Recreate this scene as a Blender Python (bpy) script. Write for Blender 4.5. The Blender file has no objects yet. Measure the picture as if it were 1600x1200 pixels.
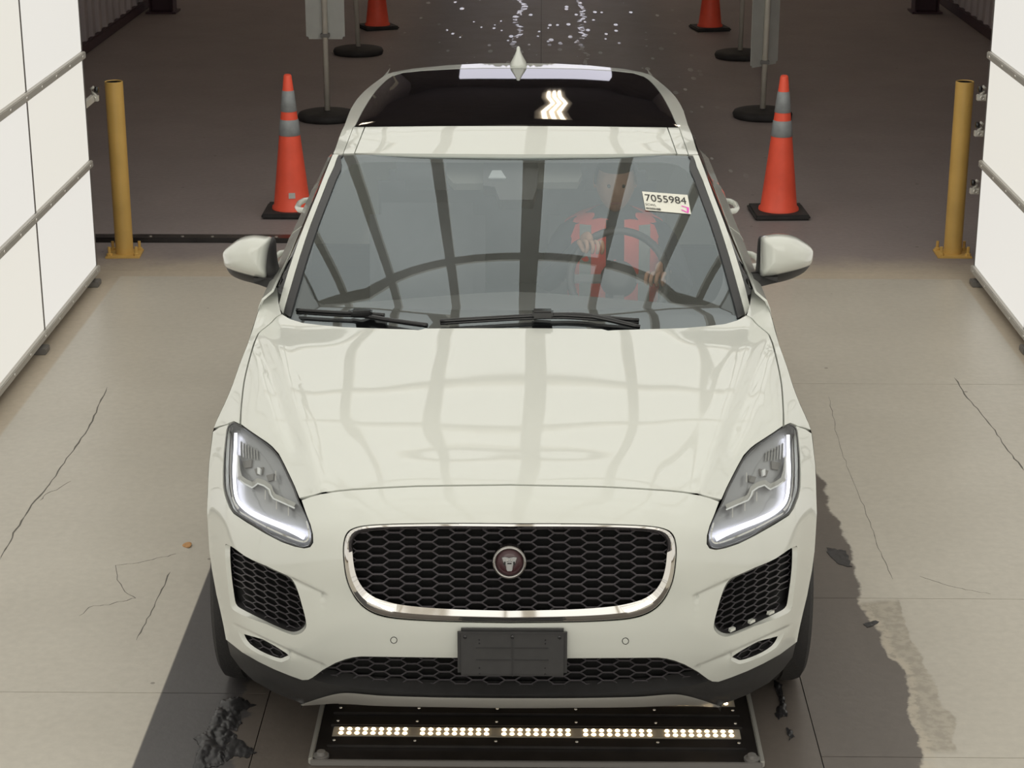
import bpy, bmesh, math, random
import numpy as np
from mathutils import Vector, Matrix
from mathutils.geometry import delaunay_2d_cdt
random.seed(7)
PI = math.pi
SC = bpy.context.scene
COL = SC.collection

# ---------------------------------------------------------------- camera
F = 3100.0; VH = 1045.0; H = 3.0
PITCH = math.atan(VH / F); SP, CP = math.sin(PITCH), math.cos(PITCH)
YAW = math.radians(0.85)
cam_d = bpy.data.cameras.new('camera')
cam_d.sensor_width = 36.0
cam_d.lens = F / 1600.0 * 36.0
cam_d.clip_end = 200
cam = bpy.data.objects.new('camera', cam_d); COL.objects.link(cam)
cam.location = (0, 0, H)
cam.rotation_euler = (PI / 2 - PITCH, 0, YAW)
SC.camera = cam

# ---------------------------------------------------------------- world, exposure
w = bpy.data.worlds.new('world'); SC.world = w; w.use_nodes = True
bg = w.node_tree.nodes['Background']
bg.inputs[0].default_value = (0.90, 0.88, 1.0, 1); bg.inputs[1].default_value = 1.2
SC.view_settings.view_transform = 'Standard'
SC.view_settings.look = 'None'
SC.view_settings.exposure = 0.0
SC.view_settings.gamma = 1.0
SC.view_settings.use_curve_mapping = False

# light strengths
E_WALL = 0.86; E_CANOPY = 1.10; E_LED = 9.0; E_HALL = 5.5; E_DRL = 2.3

# ---------------------------------------------------------------- measuring helpers
def c2w(xc, yc, z=0.0):
    c, s = math.cos(YAW), math.sin(YAW)
    return Vector((xc * c - yc * s, xc * s + yc * c, z))
def ground(px, py, z=0.0):
    t = (py - 600) / F
    D = (H - z) / (SP + t * CP)
    return c2w((px - 800) / F * D, D * (CP - t * SP), z)
def at_depth(px, py, Y):
    t = (py - 600) / F
    D = Y / (CP - t * SP)
    return c2w((px - 800) / F * D, Y, H - D * (SP + t * CP))

# ---------------------------------------------------------------- materials
def mat(name, col, rough=0.5, metal=0.0, coat=0.0, emit=None, es=0.0, spec=0.5, noise=0.0, nscale=8.0, bump=0.0, bscale=60.0, coat_rough=0.03):
    m = bpy.data.materials.new(name); m.use_nodes = True
    nt = m.node_tree; b = nt.nodes['Principled BSDF']
    b.inputs['Base Color'].default_value = (*col, 1)
    b.inputs['Roughness'].default_value = rough
    b.inputs['Metallic'].default_value = metal
    b.inputs['Coat Weight'].default_value = coat
    b.inputs['Coat Roughness'].default_value = coat_rough
    b.inputs['Specular IOR Level'].default_value = spec
    if emit:
        b.inputs['Emission Color'].default_value = (*emit, 1); b.inputs['Emission Strength'].default_value = es
    tc = nt.nodes.new('ShaderNodeTexCoord')
    if noise > 0:
        n = nt.nodes.new('ShaderNodeTexNoise'); n.inputs['Scale'].default_value = nscale; n.inputs['Detail'].default_value = 6
        nt.links.new(tc.outputs['Object'], n.inputs['Vector'])
        r = nt.nodes.new('ShaderNodeMapRange'); r.inputs[1].default_value = 0.3; r.inputs[2].default_value = 0.7
        r.inputs[3].default_value = 1 - noise; r.inputs[4].default_value = 1 + noise
        nt.links.new(n.outputs['Fac'], r.inputs[0])
        v = nt.nodes.new('ShaderNodeVectorMath'); v.operation = 'SCALE'
        v.inputs[0].default_value = col
        nt.links.new(r.outputs[0], v.inputs['Scale']); nt.links.new(v.outputs[0], b.inputs['Base Color'])
    if bump > 0:
        n2 = nt.nodes.new('ShaderNodeTexNoise'); n2.inputs['Scale'].default_value = bscale; n2.inputs['Detail'].default_value = 4
        nt.links.new(tc.outputs['Object'], n2.inputs['Vector'])
        bp = nt.nodes.new('ShaderNodeBump'); bp.inputs['Strength'].default_value = bump; bp.inputs['Distance'].default_value = 0.01
        nt.links.new(n2.outputs['Fac'], bp.inputs['Height']); nt.links.new(bp.outputs[0], b.inputs['Normal'])
    return m

def glass_mat(name, tint, ior=1.6, sheen=(1, 1, 1)):
    m = bpy.data.materials.new(name); m.use_nodes = True
    nt = m.node_tree; nt.nodes.clear()
    o = nt.nodes.new('ShaderNodeOutputMaterial'); mx = nt.nodes.new('ShaderNodeMixShader')
    tr = nt.nodes.new('ShaderNodeBsdfTransparent'); tr.inputs[0].default_value = (*tint, 1)
    gl = nt.nodes.new('ShaderNodeBsdfGlossy'); gl.inputs['Roughness'].default_value = 0.012
    gl.inputs['Color'].default_value = (*sheen, 1)
    fr = nt.nodes.new('ShaderNodeFresnel')
    ge = nt.nodes.new('ShaderNodeNewGeometry'); mr_ = nt.nodes.new('ShaderNodeMapRange')   # a thin pane: the same index from both sides
    mr_.inputs[3].default_value = ior; mr_.inputs[4].default_value = 1.0 / ior
    nt.links.new(ge.outputs['Backfacing'], mr_.inputs[0]); nt.links.new(mr_.outputs[0], fr.inputs[0])
    nt.links.new(fr.outputs[0], mx.inputs[0]); nt.links.new(tr.outputs[0], mx.inputs[1]); nt.links.new(gl.outputs[0], mx.inputs[2])
    nt.links.new(mx.outputs[0], o.inputs[0])
    return m

M = {}
M['paint'] = mat('white paint', (0.635, 0.65, 0.60), 0.35, coat=1.0)
M['black'] = mat('black plastic', (0.022, 0.021, 0.022), 0.45, noise=0.15, nscale=40)
M['clad'] = mat('grey black cladding', (0.032, 0.031, 0.031), 0.55, noise=0.1, nscale=30)
M['gloss'] = mat('gloss black', (0.012, 0.012, 0.013), 0.12)
M['trim'] = mat('dark pillar trim', (0.035, 0.035, 0.037), 0.3)
M['mesh'] = mat('grille mesh plastic', (0.10, 0.092, 0.10), 0.35)
M['void'] = mat('dark void', (0.006, 0.006, 0.006), 0.9)
M['chrome'] = mat('chrome', (0.80, 0.78, 0.75), 0.06, metal=1.0)
M['chromelit'] = mat('bright trim', (0.8, 0.8, 0.8), 0.4, metal=0.3)
M['housing2'] = mat('mirror back grey', (0.12, 0.12, 0.11), 0.6)
M['darkchrome'] = mat('smoked chrome', (0.28, 0.27, 0.26), 0.12, metal=1.0)
M['satin'] = mat('satin silver', (0.42, 0.41, 0.38), 0.35, metal=0.4)
M['lampgrey'] = mat('lamp housing grey', (0.36, 0.36, 0.37), 0.3, metal=0.3)
M['drl'] = mat('daytime strip', (0.9, 0.9, 0.95), 0.3, emit=(0.93, 0.93, 1.0), es=E_DRL)
M['glass'] = glass_mat('windscreen glass', (0.95, 0.97, 0.97), 2.2, (0.86, 0.96, 1.0))
M['lens'] = glass_mat('lamp lens', (0.88, 0.9, 0.9), 1.5)
M['sideglass'] = glass_mat('side window glass', (0.30, 0.31, 0.32), 1.5)
M['roofglass'] = mat('dark roof glass', (0.008, 0.007, 0.008), 0.03, spec=0.6)
M['rubber'] = mat('tyre rubber', (0.019, 0.018, 0.018), 0.75, bump=0.3, bscale=90)
M['rim'] = mat('alloy rim', (0.35, 0.35, 0.36), 0.3, metal=0.8)
M['dash'] = mat('dash plastic', (0.09, 0.09, 0.09), 0.6, noise=0.1)
M['seat'] = mat('seat leather', (0.26, 0.27, 0.29), 0.6, noise=0.1)
M['red'] = mat('red tail lamp', (0.5, 0.02, 0.02), 0.2)
M['label'] = mat('label paper', (0.80, 0.79, 0.70), 0.6)
M['ink'] = mat('label ink', (0.02, 0.02, 0.02), 0.6)
M['pink'] = mat('pink marker', (0.85, 0.10, 0.55), 0.6)
M['yellow'] = mat('yellow bollard paint', (0.62, 0.39, 0.11), 0.42, noise=0.1, nscale=5)
M['cone'] = mat('orange cone plastic', (0.95, 0.115, 0.06), 0.5, noise=0.06, nscale=10)
M['conefar'] = M['cone']
M['reflect'] = mat('grey reflective collar', (0.30, 0.32, 0.33), 0.4, noise=0.1, nscale=30)
M['base'] = mat('black rubber base', (0.028, 0.026, 0.026), 0.75, noise=0.3, nscale=10)
M['post'] = mat('off white post', (0.66, 0.62, 0.54), 0.5, noise=0.08)
M['sign'] = mat('grey sign back', (0.52, 0.53, 0.50), 0.5, noise=0.06)
M['alu'] = mat('aluminium frame', (0.50, 0.48, 0.44), 0.5, metal=0.2)
M['alud'] = mat('dull steel', (0.20, 0.19, 0.18), 0.5, metal=0.3)
M['bolt'] = mat('bright bolt', (0.6, 0.58, 0.54), 0.3, metal=0.8)
M['panel'] = mat('lit white panel', (0.12, 0.12, 0.11), 0.6, emit=(1.0, 0.965, 0.875), es=E_WALL * 0.86)
M['panel2'] = mat('lit white panel cool', (0.12, 0.12, 0.12), 0.6, emit=(0.985, 0.957, 0.89), es=E_WALL * 0.88)
M['canopy'] = mat('overhead light panel', (0.3, 0.3, 0.29), 0.6, emit=(1.0, 0.99, 0.93), es=E_CANOPY)
M['panelfill'] = mat('added fill panel', (0.2, 0.2, 0.19), 0.6, emit=(1.0, 0.97, 0.88), es=2.5)
M['frame'] = mat('canopy frame', (0.85, 0.80, 0.72), 0.6)
M['led'] = mat('warm led', (1, 0.9, 0.7), 0.4, emit=(1.0, 0.76, 0.45), es=E_LED)
M['ledstrip'] = mat('led carrier', (0.40, 0.36, 0.30), 0.35)
M['plate'] = mat('black plate', (0.022, 0.019, 0.018), 0.32, noise=0.3, nscale=12)
M['hallwall'] = mat('corrugated wall', (0.42, 0.38, 0.39), 0.6, noise=0.1, nscale=2)
M['halldark'] = mat('dark ceiling', (0.22, 0.195, 0.19), 0.8, noise=0.1, nscale=2)
M['maroon'] = mat('dark maroon steel', (0.05, 0.022, 0.03), 0.5)
M['tube'] = mat('ceiling tube', (1, 0.95, 0.85), 0.5, emit=(1.0, 0.87, 0.7), es=E_HALL)
M['skin'] = mat('skin', (0.36, 0.20, 0.13), 0.55, noise=0.06)
M['vest'] = mat('orange red vest', (0.95, 0.13, 0.10), 0.6, noise=0.05, emit=None)
M['vestband'] = mat('grey vest band', (0.35, 0.36, 0.34), 0.5)
M['sleeve'] = mat('dark sleeve', (0.05, 0.055, 0.07), 0.8, noise=0.1)
M['hair'] = mat('dark hair', (0.02, 0.016, 0.014), 0.7)
M['clamp'] = mat('light grey clamp', (0.62, 0.60, 0.55), 0.35)
M['crack'] = mat('crack shadow', (0.13, 0.12, 0.105), 0.9)
M['amber'] = mat('dry leaf', (0.42, 0.22, 0.08), 0.6, noise=0.2, nscale=50)
M['emblem'] = mat('dark red enamel', (0.05, 0.018, 0.022), 0.2)
M['emblemface'] = mat('grey metal relief', (0.30, 0.30, 0.30), 0.3, metal=0.7)

# floor concrete: paint zone, bare zone, dark hall zone, dark stains, wet lane
def floor_material():
    m = bpy.data.materials.new('concrete floor'); m.use_nodes = True
    nt = m.node_tree; N = nt.nodes.new; L = nt.links.new
    b = nt.nodes['Principled BSDF']
    geo = N('ShaderNodeNewGeometry')
    sep = N('ShaderNodeSeparateXYZ'); L(geo.outputs['Position'], sep.inputs[0])
    X, Y = sep.outputs[0], sep.outputs[1]
    def noise(scale, detail=5, sx=1, sy=1, rough=0.55):
        n = N('ShaderNodeTexNoise'); n.inputs['Scale'].default_value = scale; n.inputs['Detail'].default_value = detail
        n.inputs['Roughness'].default_value = rough
        mp = N('ShaderNodeMapping'); mp.inputs['Scale'].default_value = (sx, sy, 1)
        L(geo.outputs['Position'], mp.inputs[0]); L(mp.outputs[0], n.inputs['Vector'])
        return n.outputs['Fac']
    def math_(op, a, c, d=None):
        n = N('ShaderNodeMath'); n.operation = op
        for i, q in enumerate((a, c, d)):
            if q is None: continue
            if isinstance(q, (int, float)): n.inputs[i].default_value = q
            else: L(q, n.inputs[i])
        return n.outputs[0]
    def ramp(v, a, c):   # 0 below a, 1 above c
        n = N('ShaderNodeMapRange'); n.interpolation_type = 'SMOOTHSTEP'
        n.inputs[1].default_value = a; n.inputs[2].default_value = c
        L(v, n.inputs[0]); return n.outputs[0]
    def inv(v): return math_('SUBTRACT', 1.0, v)
    def mix(fac, c1, c2):
        n = N('ShaderNodeMix'); n.data_type = 'RGBA'
        if isinstance(fac, (int, float)): n.inputs[0].default_value = fac
        else: L(fac, n.inputs[0])
        for i, q in ((6, c1), (7, c2)):
            if isinstance(q, tuple): n.inputs[i].default_value = (*q, 1)
            else: L(q, n.inputs[i])
        return n.outputs[2]
    nb = noise(1.3); nf = noise(30, 8); nr = noise(3.5, 8, rough=0.65)
    streak = noise(3.0, 6, 2.2, 0.35)
    # painted grey zone and sandy bare edge
    paint = mix(nb, (0.42, 0.39, 0.335), (0.53, 0.495, 0.43))
    bare = mix(nb, (0.40, 0.34, 0.265), (0.50, 0.43, 0.34))
    xl = ground(110, 535).x; xr = ground(1540, 489).x
    yb = ground(600, 433).y
    inL = ramp(X, xl - 0.01, xl + 0.01); inR = inv(ramp(X, xr - 0.01, xr + 0.01))
    inY = inv(ramp(Y, yb - 0.01, yb + 0.01))
    zone = math_('MULTIPLY', math_('MULTIPLY', inL, inR), inY)
    col = mix(zone, bare, paint)
    # dark hall floor beyond the booth
    hall = mix(nb, (0.22, 0.19, 0.185), (0.31, 0.265, 0.258))
    yh = ground(300, 405).y
    hm = ramp(math_('ADD', Y, math_('MULTIPLY', nr, 0.35)), yh - 0.12, yh + 0.35)
    col = mix(hm, col, hall)
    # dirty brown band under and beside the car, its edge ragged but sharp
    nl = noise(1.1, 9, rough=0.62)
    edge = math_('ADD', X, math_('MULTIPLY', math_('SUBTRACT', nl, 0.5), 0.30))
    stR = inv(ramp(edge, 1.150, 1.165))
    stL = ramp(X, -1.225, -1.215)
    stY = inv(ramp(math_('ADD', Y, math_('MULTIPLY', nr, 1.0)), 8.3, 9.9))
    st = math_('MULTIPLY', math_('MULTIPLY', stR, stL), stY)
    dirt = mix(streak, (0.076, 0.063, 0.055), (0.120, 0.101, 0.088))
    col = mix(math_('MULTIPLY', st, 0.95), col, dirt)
    # tan worn fringe to the right of the stain
    edge2 = math_('ADD', X, math_('MULTIPLY', math_('SUBTRACT', noise(1.9, 9, rough=0.6), 0.5), 0.22))
    fr = math_('MULTIPLY', math_('MULTIPLY', inv(ramp(edge2, 1.29, 1.30)), inv(stR)), inv(ramp(math_('ADD', Y, math_('MULTIPLY', nl, 0.3)), 6.62, 6.66)))
    fr = math_('MULTIPLY', fr, ramp(Y, 5.38, 5.42))
    col = mix(math_('MULTIPLY', fr, 0.6), col, mix(ramp(nf, 0.4, 0.6), (0.24, 0.205, 0.155), (0.33, 0.29, 0.225)))
    rim_ = math_('MULTIPLY', math_('MULTIPLY', ramp(edge, 1.150, 1.16), inv(ramp(edge, 1.175, 1.20))), math_('MULTIPLY', inv(ramp(Y, 6.3, 6.6)), ramp(nf, 0.4, 0.5)))
    col = mix(math_('MULTIPLY', rim_, 0.45), col, (0.50, 0.44, 0.35))
    # dark rubber coated lane at the left
    e2 = math_('ADD', X, math_('MULTIPLY', math_('SUBTRACT', nr, 0.5), 0.35))
    mt = math_('MULTIPLY', math_('MULTIPLY', stL, inv(ramp(e2, -0.94, -0.92))), inv(ramp(Y, 8.4, 8.6)))
    col = mix(math_('MULTIPLY', mt, 0.92), col, mix(nb, (0.05, 0.048, 0.05), (0.068, 0.064, 0.065)))
    # wet lane of the hall
    lane = math_('MULTIPLY', ramp(math_('ABSOLUTE', math_('ADD', X, 0.0), 0), 1.7, 0.9), ramp(Y, 12.5, 15))
    lane = math_('MULTIPLY', inv(ramp(math_('ABSOLUTE', X, 0), 0.95, 1.5)), ramp(Y, 12.0, 14.0))
    col = mix(math_('MULTIPLY', lane, 0.75), col, (0.10, 0.085, 0.092))
    # scattered wet drops in the lane, glints painted pale, and pale streak lines
    drops = N('ShaderNodeTexVoronoi'); drops.inputs['Scale'].default_value = 7.0
    mp = N('ShaderNodeMapping'); mp.inputs['Scale'].default_value = (1.5, 0.4, 1)
    L(geo.outputs['Position'], mp.inputs[0]); L(mp.outputs[0], drops.inputs['Vector'])
    dsel = N('ShaderNodeSeparateXYZ'); L(drops.outputs['Color'], dsel.inputs[0])
    sz = math_('MULTIPLY', ramp(dsel.outputs[0], 0.15, 1.0), 0.25)
    dm = math_('MULTIPLY', math_('LESS_THAN', drops.outputs['Distance'], sz), lane)
    dm = math_('MULTIPLY', dm, math_('GREATER_THAN', nr, 0.40))
    wav = math_('ADD', X, math_('MULTIPLY', math_('SUBTRACT', noise(0.9, 6), 0.5), 0.5))
    ln = math_('MULTIPLY', math_('LESS_THAN', math_('ABSOLUTE', math_('SUBTRACT', wav, 0.42), 0), 0.022), lane)
    ln = math_('MAXIMUM', ln, math_('MULTIPLY', math_('LESS_THAN', math_('ABSOLUTE', math_('ADD', wav, 0.26), 0), 0.03), lane))
    ln = math_('MULTIPLY', ln, math_('GREATER_THAN', noise(9, 4), 0.5))
    allp = math_('MAXIMUM', dm, ln)
    col = mix(math_('MULTIPLY', allp, 0.9), col, (0.80, 0.80, 0.84))
    # specks everywhere
    sp = N('ShaderNodeTexVoronoi'); sp.inputs['Scale'].default_value = 6.0
    L(geo.outputs['Position'], sp.inputs['Vector'])
    ss = N('ShaderNodeSeparateXYZ'); L(sp.outputs['Color'], ss.inputs[0])
    sm = math_('LESS_THAN', sp.outputs['Distance'], math_('MULTIPLY', ramp(ss.outputs[1], 0.6, 1.0), 0.07))
    col = mix(math_('MULTIPLY', sm, 0.6), col, (0.09, 0.075, 0.06))
    fine = N('ShaderNodeMapRange'); fine.inputs[3].default_value = 0.86; fine.inputs[4].default_value = 1.14; L(nf, fine.inputs[0])
    v = N('ShaderNodeVectorMath'); v.operation = 'SCALE'; L(col, v.inputs[0]); L(fine.outputs[0], v.inputs['Scale'])
    L(v.outputs[0], b.inputs['Base Color'])
    # gloss: sealed paint is shinier, lane is wet
    ro = N('ShaderNodeMapRange'); ro.inputs[3].default_value = 0.27; ro.inputs[4].default_value = 0.46; L(nr, ro.inputs[0])
    r1 = math_('ADD', ro.outputs[0], math_('MULTIPLY', inv(zone), 0.25))
    r2 = math_('SUBTRACT', r1, math_('MULTIPLY', lane, 0.10))
    r3 = math_('MULTIPLY', math_('MAXIMUM', r2, 0.2), inv(math_('MULTIPLY', allp, 0.93)))
    L(r3, b.inputs['Roughness'])
    b.inputs['Specular IOR Level'].default_value = 0.45
    bp = N('ShaderNodeBump'); L(math_('MULTIPLY', inv(allp), 0.12), bp.inputs['Strength']); bp.inputs['Distance'].default_value = 0.02
    L(math_('ADD', math_('MULTIPLY', nf, 0.3), nr), bp.inputs['Height']); L(bp.outputs[0], b.inputs['Normal'])
    return m
M['floor'] = floor_material()

# ---------------------------------------------------------------- mesh helpers
def link(name, me, m, parent=None, smooth=False):
    o = bpy.data.objects.new(name, me); COL.objects.link(o)
    if m is not None and len(me.materials) == 0: me.materials.append(m)
    if parent is not None: o.parent = parent
    if smooth:
        for p in me.polygons: p.use_smooth = True
    return o
def from_bm(name, bm, m, parent=None, smooth=False, angle=None):
    bmesh.ops.recalc_face_normals(bm, faces=bm.faces)
    me = bpy.data.meshes.new(name); bm.to_mesh(me); bm.free()
    o = link(name, me, m, parent, smooth)
    if angle is not None:
        me.set_sharp_from_angle(angle=math.radians(angle))
        for p in me.polygons: p.use_smooth = True
    return o
def box(bm, x0, x1, y0, y1, z0, z1, bev=0.0):
    r = bmesh.ops.create_cube(bm, size=1.0)
    for v in r['verts']:
        v.co = Vector(((x0 + x1) / 2 + v.co.x * (x1 - x0), (y0 + y1) / 2 + v.co.y * (y1 - y0), (z0 + z1) / 2 + v.co.z * (z1 - z0)))
    if bev > 0:
        es = list({e for v in r['verts'] for e in v.link_edges})
        bmesh.ops.bevel(bm, geom=es, offset=bev, segments=2, affect='EDGES')
def lathe(bm, prof, seg=32, mtx=None):
    rings = []
    for r, z in prof:
        if r < 1e-6: rings.append([bm.verts.new((0, 0, z))])
        else: rings.append([bm.verts.new((r * math.cos(2 * PI * i / seg), r * math.sin(2 * PI * i / seg), z)) for i in range(seg)])
    for a, c in zip(rings[:-1], rings[1:]):
        for i in range(seg):
            j = (i + 1) % seg
            if len(a) == 1 and len(c) == 1: continue
            if len(a) == 1: bm.faces.new((a[0], c[j], c[i]))
            elif len(c) == 1: bm.faces.new((a[i], a[j], c[0]))
            else: bm.faces.new((a[i], a[j], c[j], c[i]))
    if mtx is not None:
        for rg in rings:
            for v in rg: v.co = mtx @ v.co
def tube(bm, pts, r, seg=8, radii=None):
    pts = [Vector(p) for p in pts]; rings = []
    up = Vector((0, 0, 1))
    for i, p in enumerate(pts):
        d = (pts[min(i + 1, len(pts) - 1)] - pts[max(i - 1, 0)]).normalized()
        a = d.cross(up)
        if a.length < 1e-3: a = d.cross(Vector((1, 0, 0)))
        a.normalize(); b_ = a.cross(d).normalized()
        rr = radii[i] if radii else r
        rings.append([bm.verts.new(p + a * rr * math.cos(2 * PI * k / seg) + b_ * rr * math.sin(2 * PI * k / seg)) for k in range(seg)])
    for A, B in zip(rings[:-1], rings[1:]):
        for k in range(seg): bm.faces.new((A[k], A[(k + 1) % seg], B[(k + 1) % seg], B[k]))
    bm.faces.new(rings[0]); bm.faces.new(rings[-1][::-1])
def thing(name, label, cat, loc=(0, 0, 0), rz=0, group=None):
    o = bpy.data.objects.new(name, None); COL.objects.link(o)
    o.location = loc; o.rotation_euler = (0, 0, rz); o['label'] = label; o['category'] = cat
    if group: o['group'] = group
    return o
def tag(o, label, cat, group=None):
    o['label'] = label; o['category'] = cat
    if group: o['group'] = group
    return o
def struct(o):
    o['kind'] = 'structure'; return o
def dup(root, loc, rz=None, label=None, group=None):
    r = root.copy(); COL.objects.link(r); r.location = loc
    if rz is not None: r.rotation_euler = (0, 0, rz)
    if label: r['label'] = label
    if group: r['group'] = group
    for ch in list(root.children):
        c = ch.copy(); COL.objects.link(c); c.parent = r
        for g in ch.children:
            d = g.copy(); COL.objects.link(d); d.parent = c
    return r
def piece(name, me, parent, loc, rz=0):
    o = bpy.data.objects.new(name, me); COL.objects.link(o); o.parent = parent; o.location = loc; o.rotation_euler = (0, 0, rz); return o
def mesh_of(bm, m, smooth=False):
    bmesh.ops.recalc_face_normals(bm, faces=bm.faces)
    me = bpy.data.meshes.new('piece'); bm.to_mesh(me); bm.free(); me.materials.append(m)
    for p in me.polygons: p.use_smooth = smooth
    return me

# ================================================================ SETTING
# floor slabs: each poured field is its own piece over a dark bed
bm = bmesh.new(); box(bm, -4.6, 4.6, -3.2, 46, -0.20, -0.012)
floor = struct(from_bm('floor', bm, M['void']))
def slab(x0, x1, y0, y1):
    b_ = bmesh.new(); g = 0.0016
    box(b_, x0 + g, x1 - g, y0 + g, y1 - g, -0.012, 0.0)
    from_bm('slab', b_, M['floor'], floor)
yj = [ground(300, 1083).y, ground(1400, 1183).y, ground(1400, 935).y, ground(1400, 600).y]
cols = [(-4.6, -0.87, [-3.2, 1.5, yj[0], 10.9]),
        (-0.87, 0.86, [-3.2, 2.2, 5.2]),
        (-0.87, 0.86, [5.2, 8.8, 10.9]), (-4.6, -0.003, [10.9, 46]), (-0.003, 4.6, [10.9, 46]),
        (0.86, 4.6, [-3.2, 2.0, yj[1], yj[2], yj[3], 10.9])]
for x0, x1, ys in cols:
    for a, c in zip(ys[:-1], ys[1:]): slab(x0, x1, a, c)

# cracks in the slabs
def crack(pts, wd):
    b_ = bmesh.new(); P_ = []
    for (a, c), (d, e) in zip(pts[:-1], pts[1:]):
        n = max(3, int(math.hypot(d - a, e - c) / 7))
        for i in range(n):
            t = i / n; P_.append((a + (d - a) * t + random.uniform(-1.6, 1.6), c + (e - c) * t + random.uniform(-1, 1)))
    P_.append(pts[-1]); V = []
    for i, (a, c) in enumerate(P_):
        g = ground(a, c, 0.0006); ww = wd * (0.35 + 0.65 * random.random()) * (1 if 0 < i < len(P_) - 1 else 0.1)
        V.append((b_.verts.new(g + Vector((-ww, 0, 0))), b_.verts.new(g + Vector((ww, 0, 0)))))
    for A, B in zip(V[:-1], V[1:]): b_.faces.new((A[0], A[1], B[1], B[0]))
    r = bmesh.ops.extrude_face_region(b_, geom=list(b_.faces))
    for v in r['geom']:
        if isinstance(v, bmesh.types.BMVert): v.co.z -= 0.004
    from_bm('crack', b_, M['crack'], floor)
crack([(168, 605), (148, 650), (128, 685), (110, 710), (95, 730), (82, 750), (62, 775), (45, 795), (22, 832), (10, 858), (0, 874)], 0.004)
crack([(112, 752), (95, 762), (72, 772), (62, 782)], 0.002)
crack([(276, 865), (230, 876), (182, 884), (183, 905), (196, 925), (212, 934), (170, 944), (140, 948), (124, 962)], 0.0022)
crack([(1492, 590), (1512, 622), (1545, 660), (1562, 685), (1600, 735)], 0.0035)
crack([(1295, 620), (1312, 700), (1350, 790), (1370, 850), (1395, 905)], 0.0011)
crack([(1437, 900), (1480, 915), (1548, 928)], 0.0016)
crack([(267, 893), (240, 948), (213, 1000)], 0.0028)

# hall shell
def corrugated(x, sgn, y0, y1, z1, name):
    root = bmesh.new(); pts = []; y = y0
    while y < y1:
        pts += [(0, y), (0, y + 0.19), (0.035, y + 0.215), (0.035, y + 0.275)]; y += 0.30
    pts.append((0, y1))
    lo = [root.verts.new((x - sgn * d, yy, 0)) for d, yy in pts]; hi = [root.verts.new((x - sgn * d, yy, z1)) for d, yy in pts]
    for i in range(len(pts) - 1): root.faces.new((lo[i], lo[i + 1], hi[i + 1], hi[i]))
    box(root, x + sgn * 0.01, x + sgn * 0.12, y0, y1, 0, z1)
    o = struct(from_bm(name, root, M['hallwall']))
    return o
XW_L = ground(180, 45).x; XW_R = ground(1512, 32).x
corrugated(XW_L, -1, -3.2, 46, 6.5, 'wall_left')
corrugated(XW_R, 1, -3.2, 46, 6.5, 'wall_right')
for nm, x, s in (('baseboard_left', XW_L, 1), ('baseboard_right', XW_R, -1)):
    bm = bmesh.new(); x0, x1 = sorted((x, x + s * 0.06)); box(bm, x0, x1, -3.2, 46, 0, 0.10, 0.01)
    struct(from_bm(nm, bm, M['maroon']))
bm = bmesh.new(); box(bm, XW_L, XW_R, -3.2, 46, 6.5, 6.6); struct(from_bm('ceiling', bm, M['halldark']))
bm = bmesh.new(); box(bm, XW_L, XW_R, -3.3, -3.2, 0, 6.5); struct(from_bm('wall_front', bm, M['halldark']))
bm = bmesh.new()   # far wall round an open doorway
box(bm, XW_L, -2.2, 45.9, 46.1, 0, 6.5); box(bm, 2.2, XW_R, 45.9, 46.1, 0, 6.5); box(bm, -2.2, 2.2, 45.9, 46.1, 4.2, 6.5)
struct(from_bm('wall_back', bm, M['halldark']))
bm = bmesh.new(); box(bm, -14, 14, 46.1, 80, -0.2, -0.02); struct(from_bm('trim_1', bm, M['post']))
# steel columns by the hall walls
for px, side in ((255, 'left'), (1445, 'right')):
    g = ground(px, 19)
    t = thing('steel_column', 'dark maroon steel column standing by the %s corrugated wall' % side, 'column', (g.x, g.y, 0))
    bm = bmesh.new(); box(bm, -0.12, 0.12, -0.008, 0.008, 0.02, 6.45)
    for s in (-1, 1): box(bm, s * 0.12 - 0.008, s * 0.12 + 0.008, -0.11, 0.11, 0.02, 6.45)
    from_bm('beam', bm, M['maroon'], t)
    bm = bmesh.new(); box(bm, -0.16, 0.16, -0.15, 0.15, 0, 0.02); from_bm('base_plate', bm, M['maroon'], t)
# hall ceiling lamps, three rows of tubes
def tube_unit():
    b1 = bmesh.new(); box(b1, -0.32, 0.32, -1.1, 1.1, 0.05, 0.12, 0.01); housing = mesh_of(b1, M['post'])
    b2 = bmesh.new(); box(b2, -0.04, 0.04, -1.09, 1.05, 0.0, 0.05, 0.01); tb = mesh_of(b2, M['tube'])
    return housing, tb
hs, tb = tube_unit()
for i, y in enumerate((23.4, 25.62, 27.84, 30.06, 32.28, 34.5, 36.72, 38.94)):
    t = thing('ceiling_lamp', 'triple tube ceiling lamp over the wash lane, %s from the booth' % ('nearest', 'second', 'third', 'fourth', 'fifth', 'sixth', 'seventh', 'farthest')[i], 'lamp', ((0.28, 0.28, 0.33, 0.43, 0.46, 0.41, 0.38, 0.38)[i], y, 6.2), (0, 0, -0.045, -0.045, 0.02, 0.02, 0, 0)[i], 'ceiling lamps in the hall')
    piece('housing', hs, t, (0, 0, 0))
    for x in (-0.15, 0, 0.15): piece('tube', tb, t, (x, 0, 0))
    b_ = bmesh.new(); box(b_, -0.02, 0.02, -0.02, 0.02, 0.12, 0.30); from_bm('hanger', b_, M['alud'], t)

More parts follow.
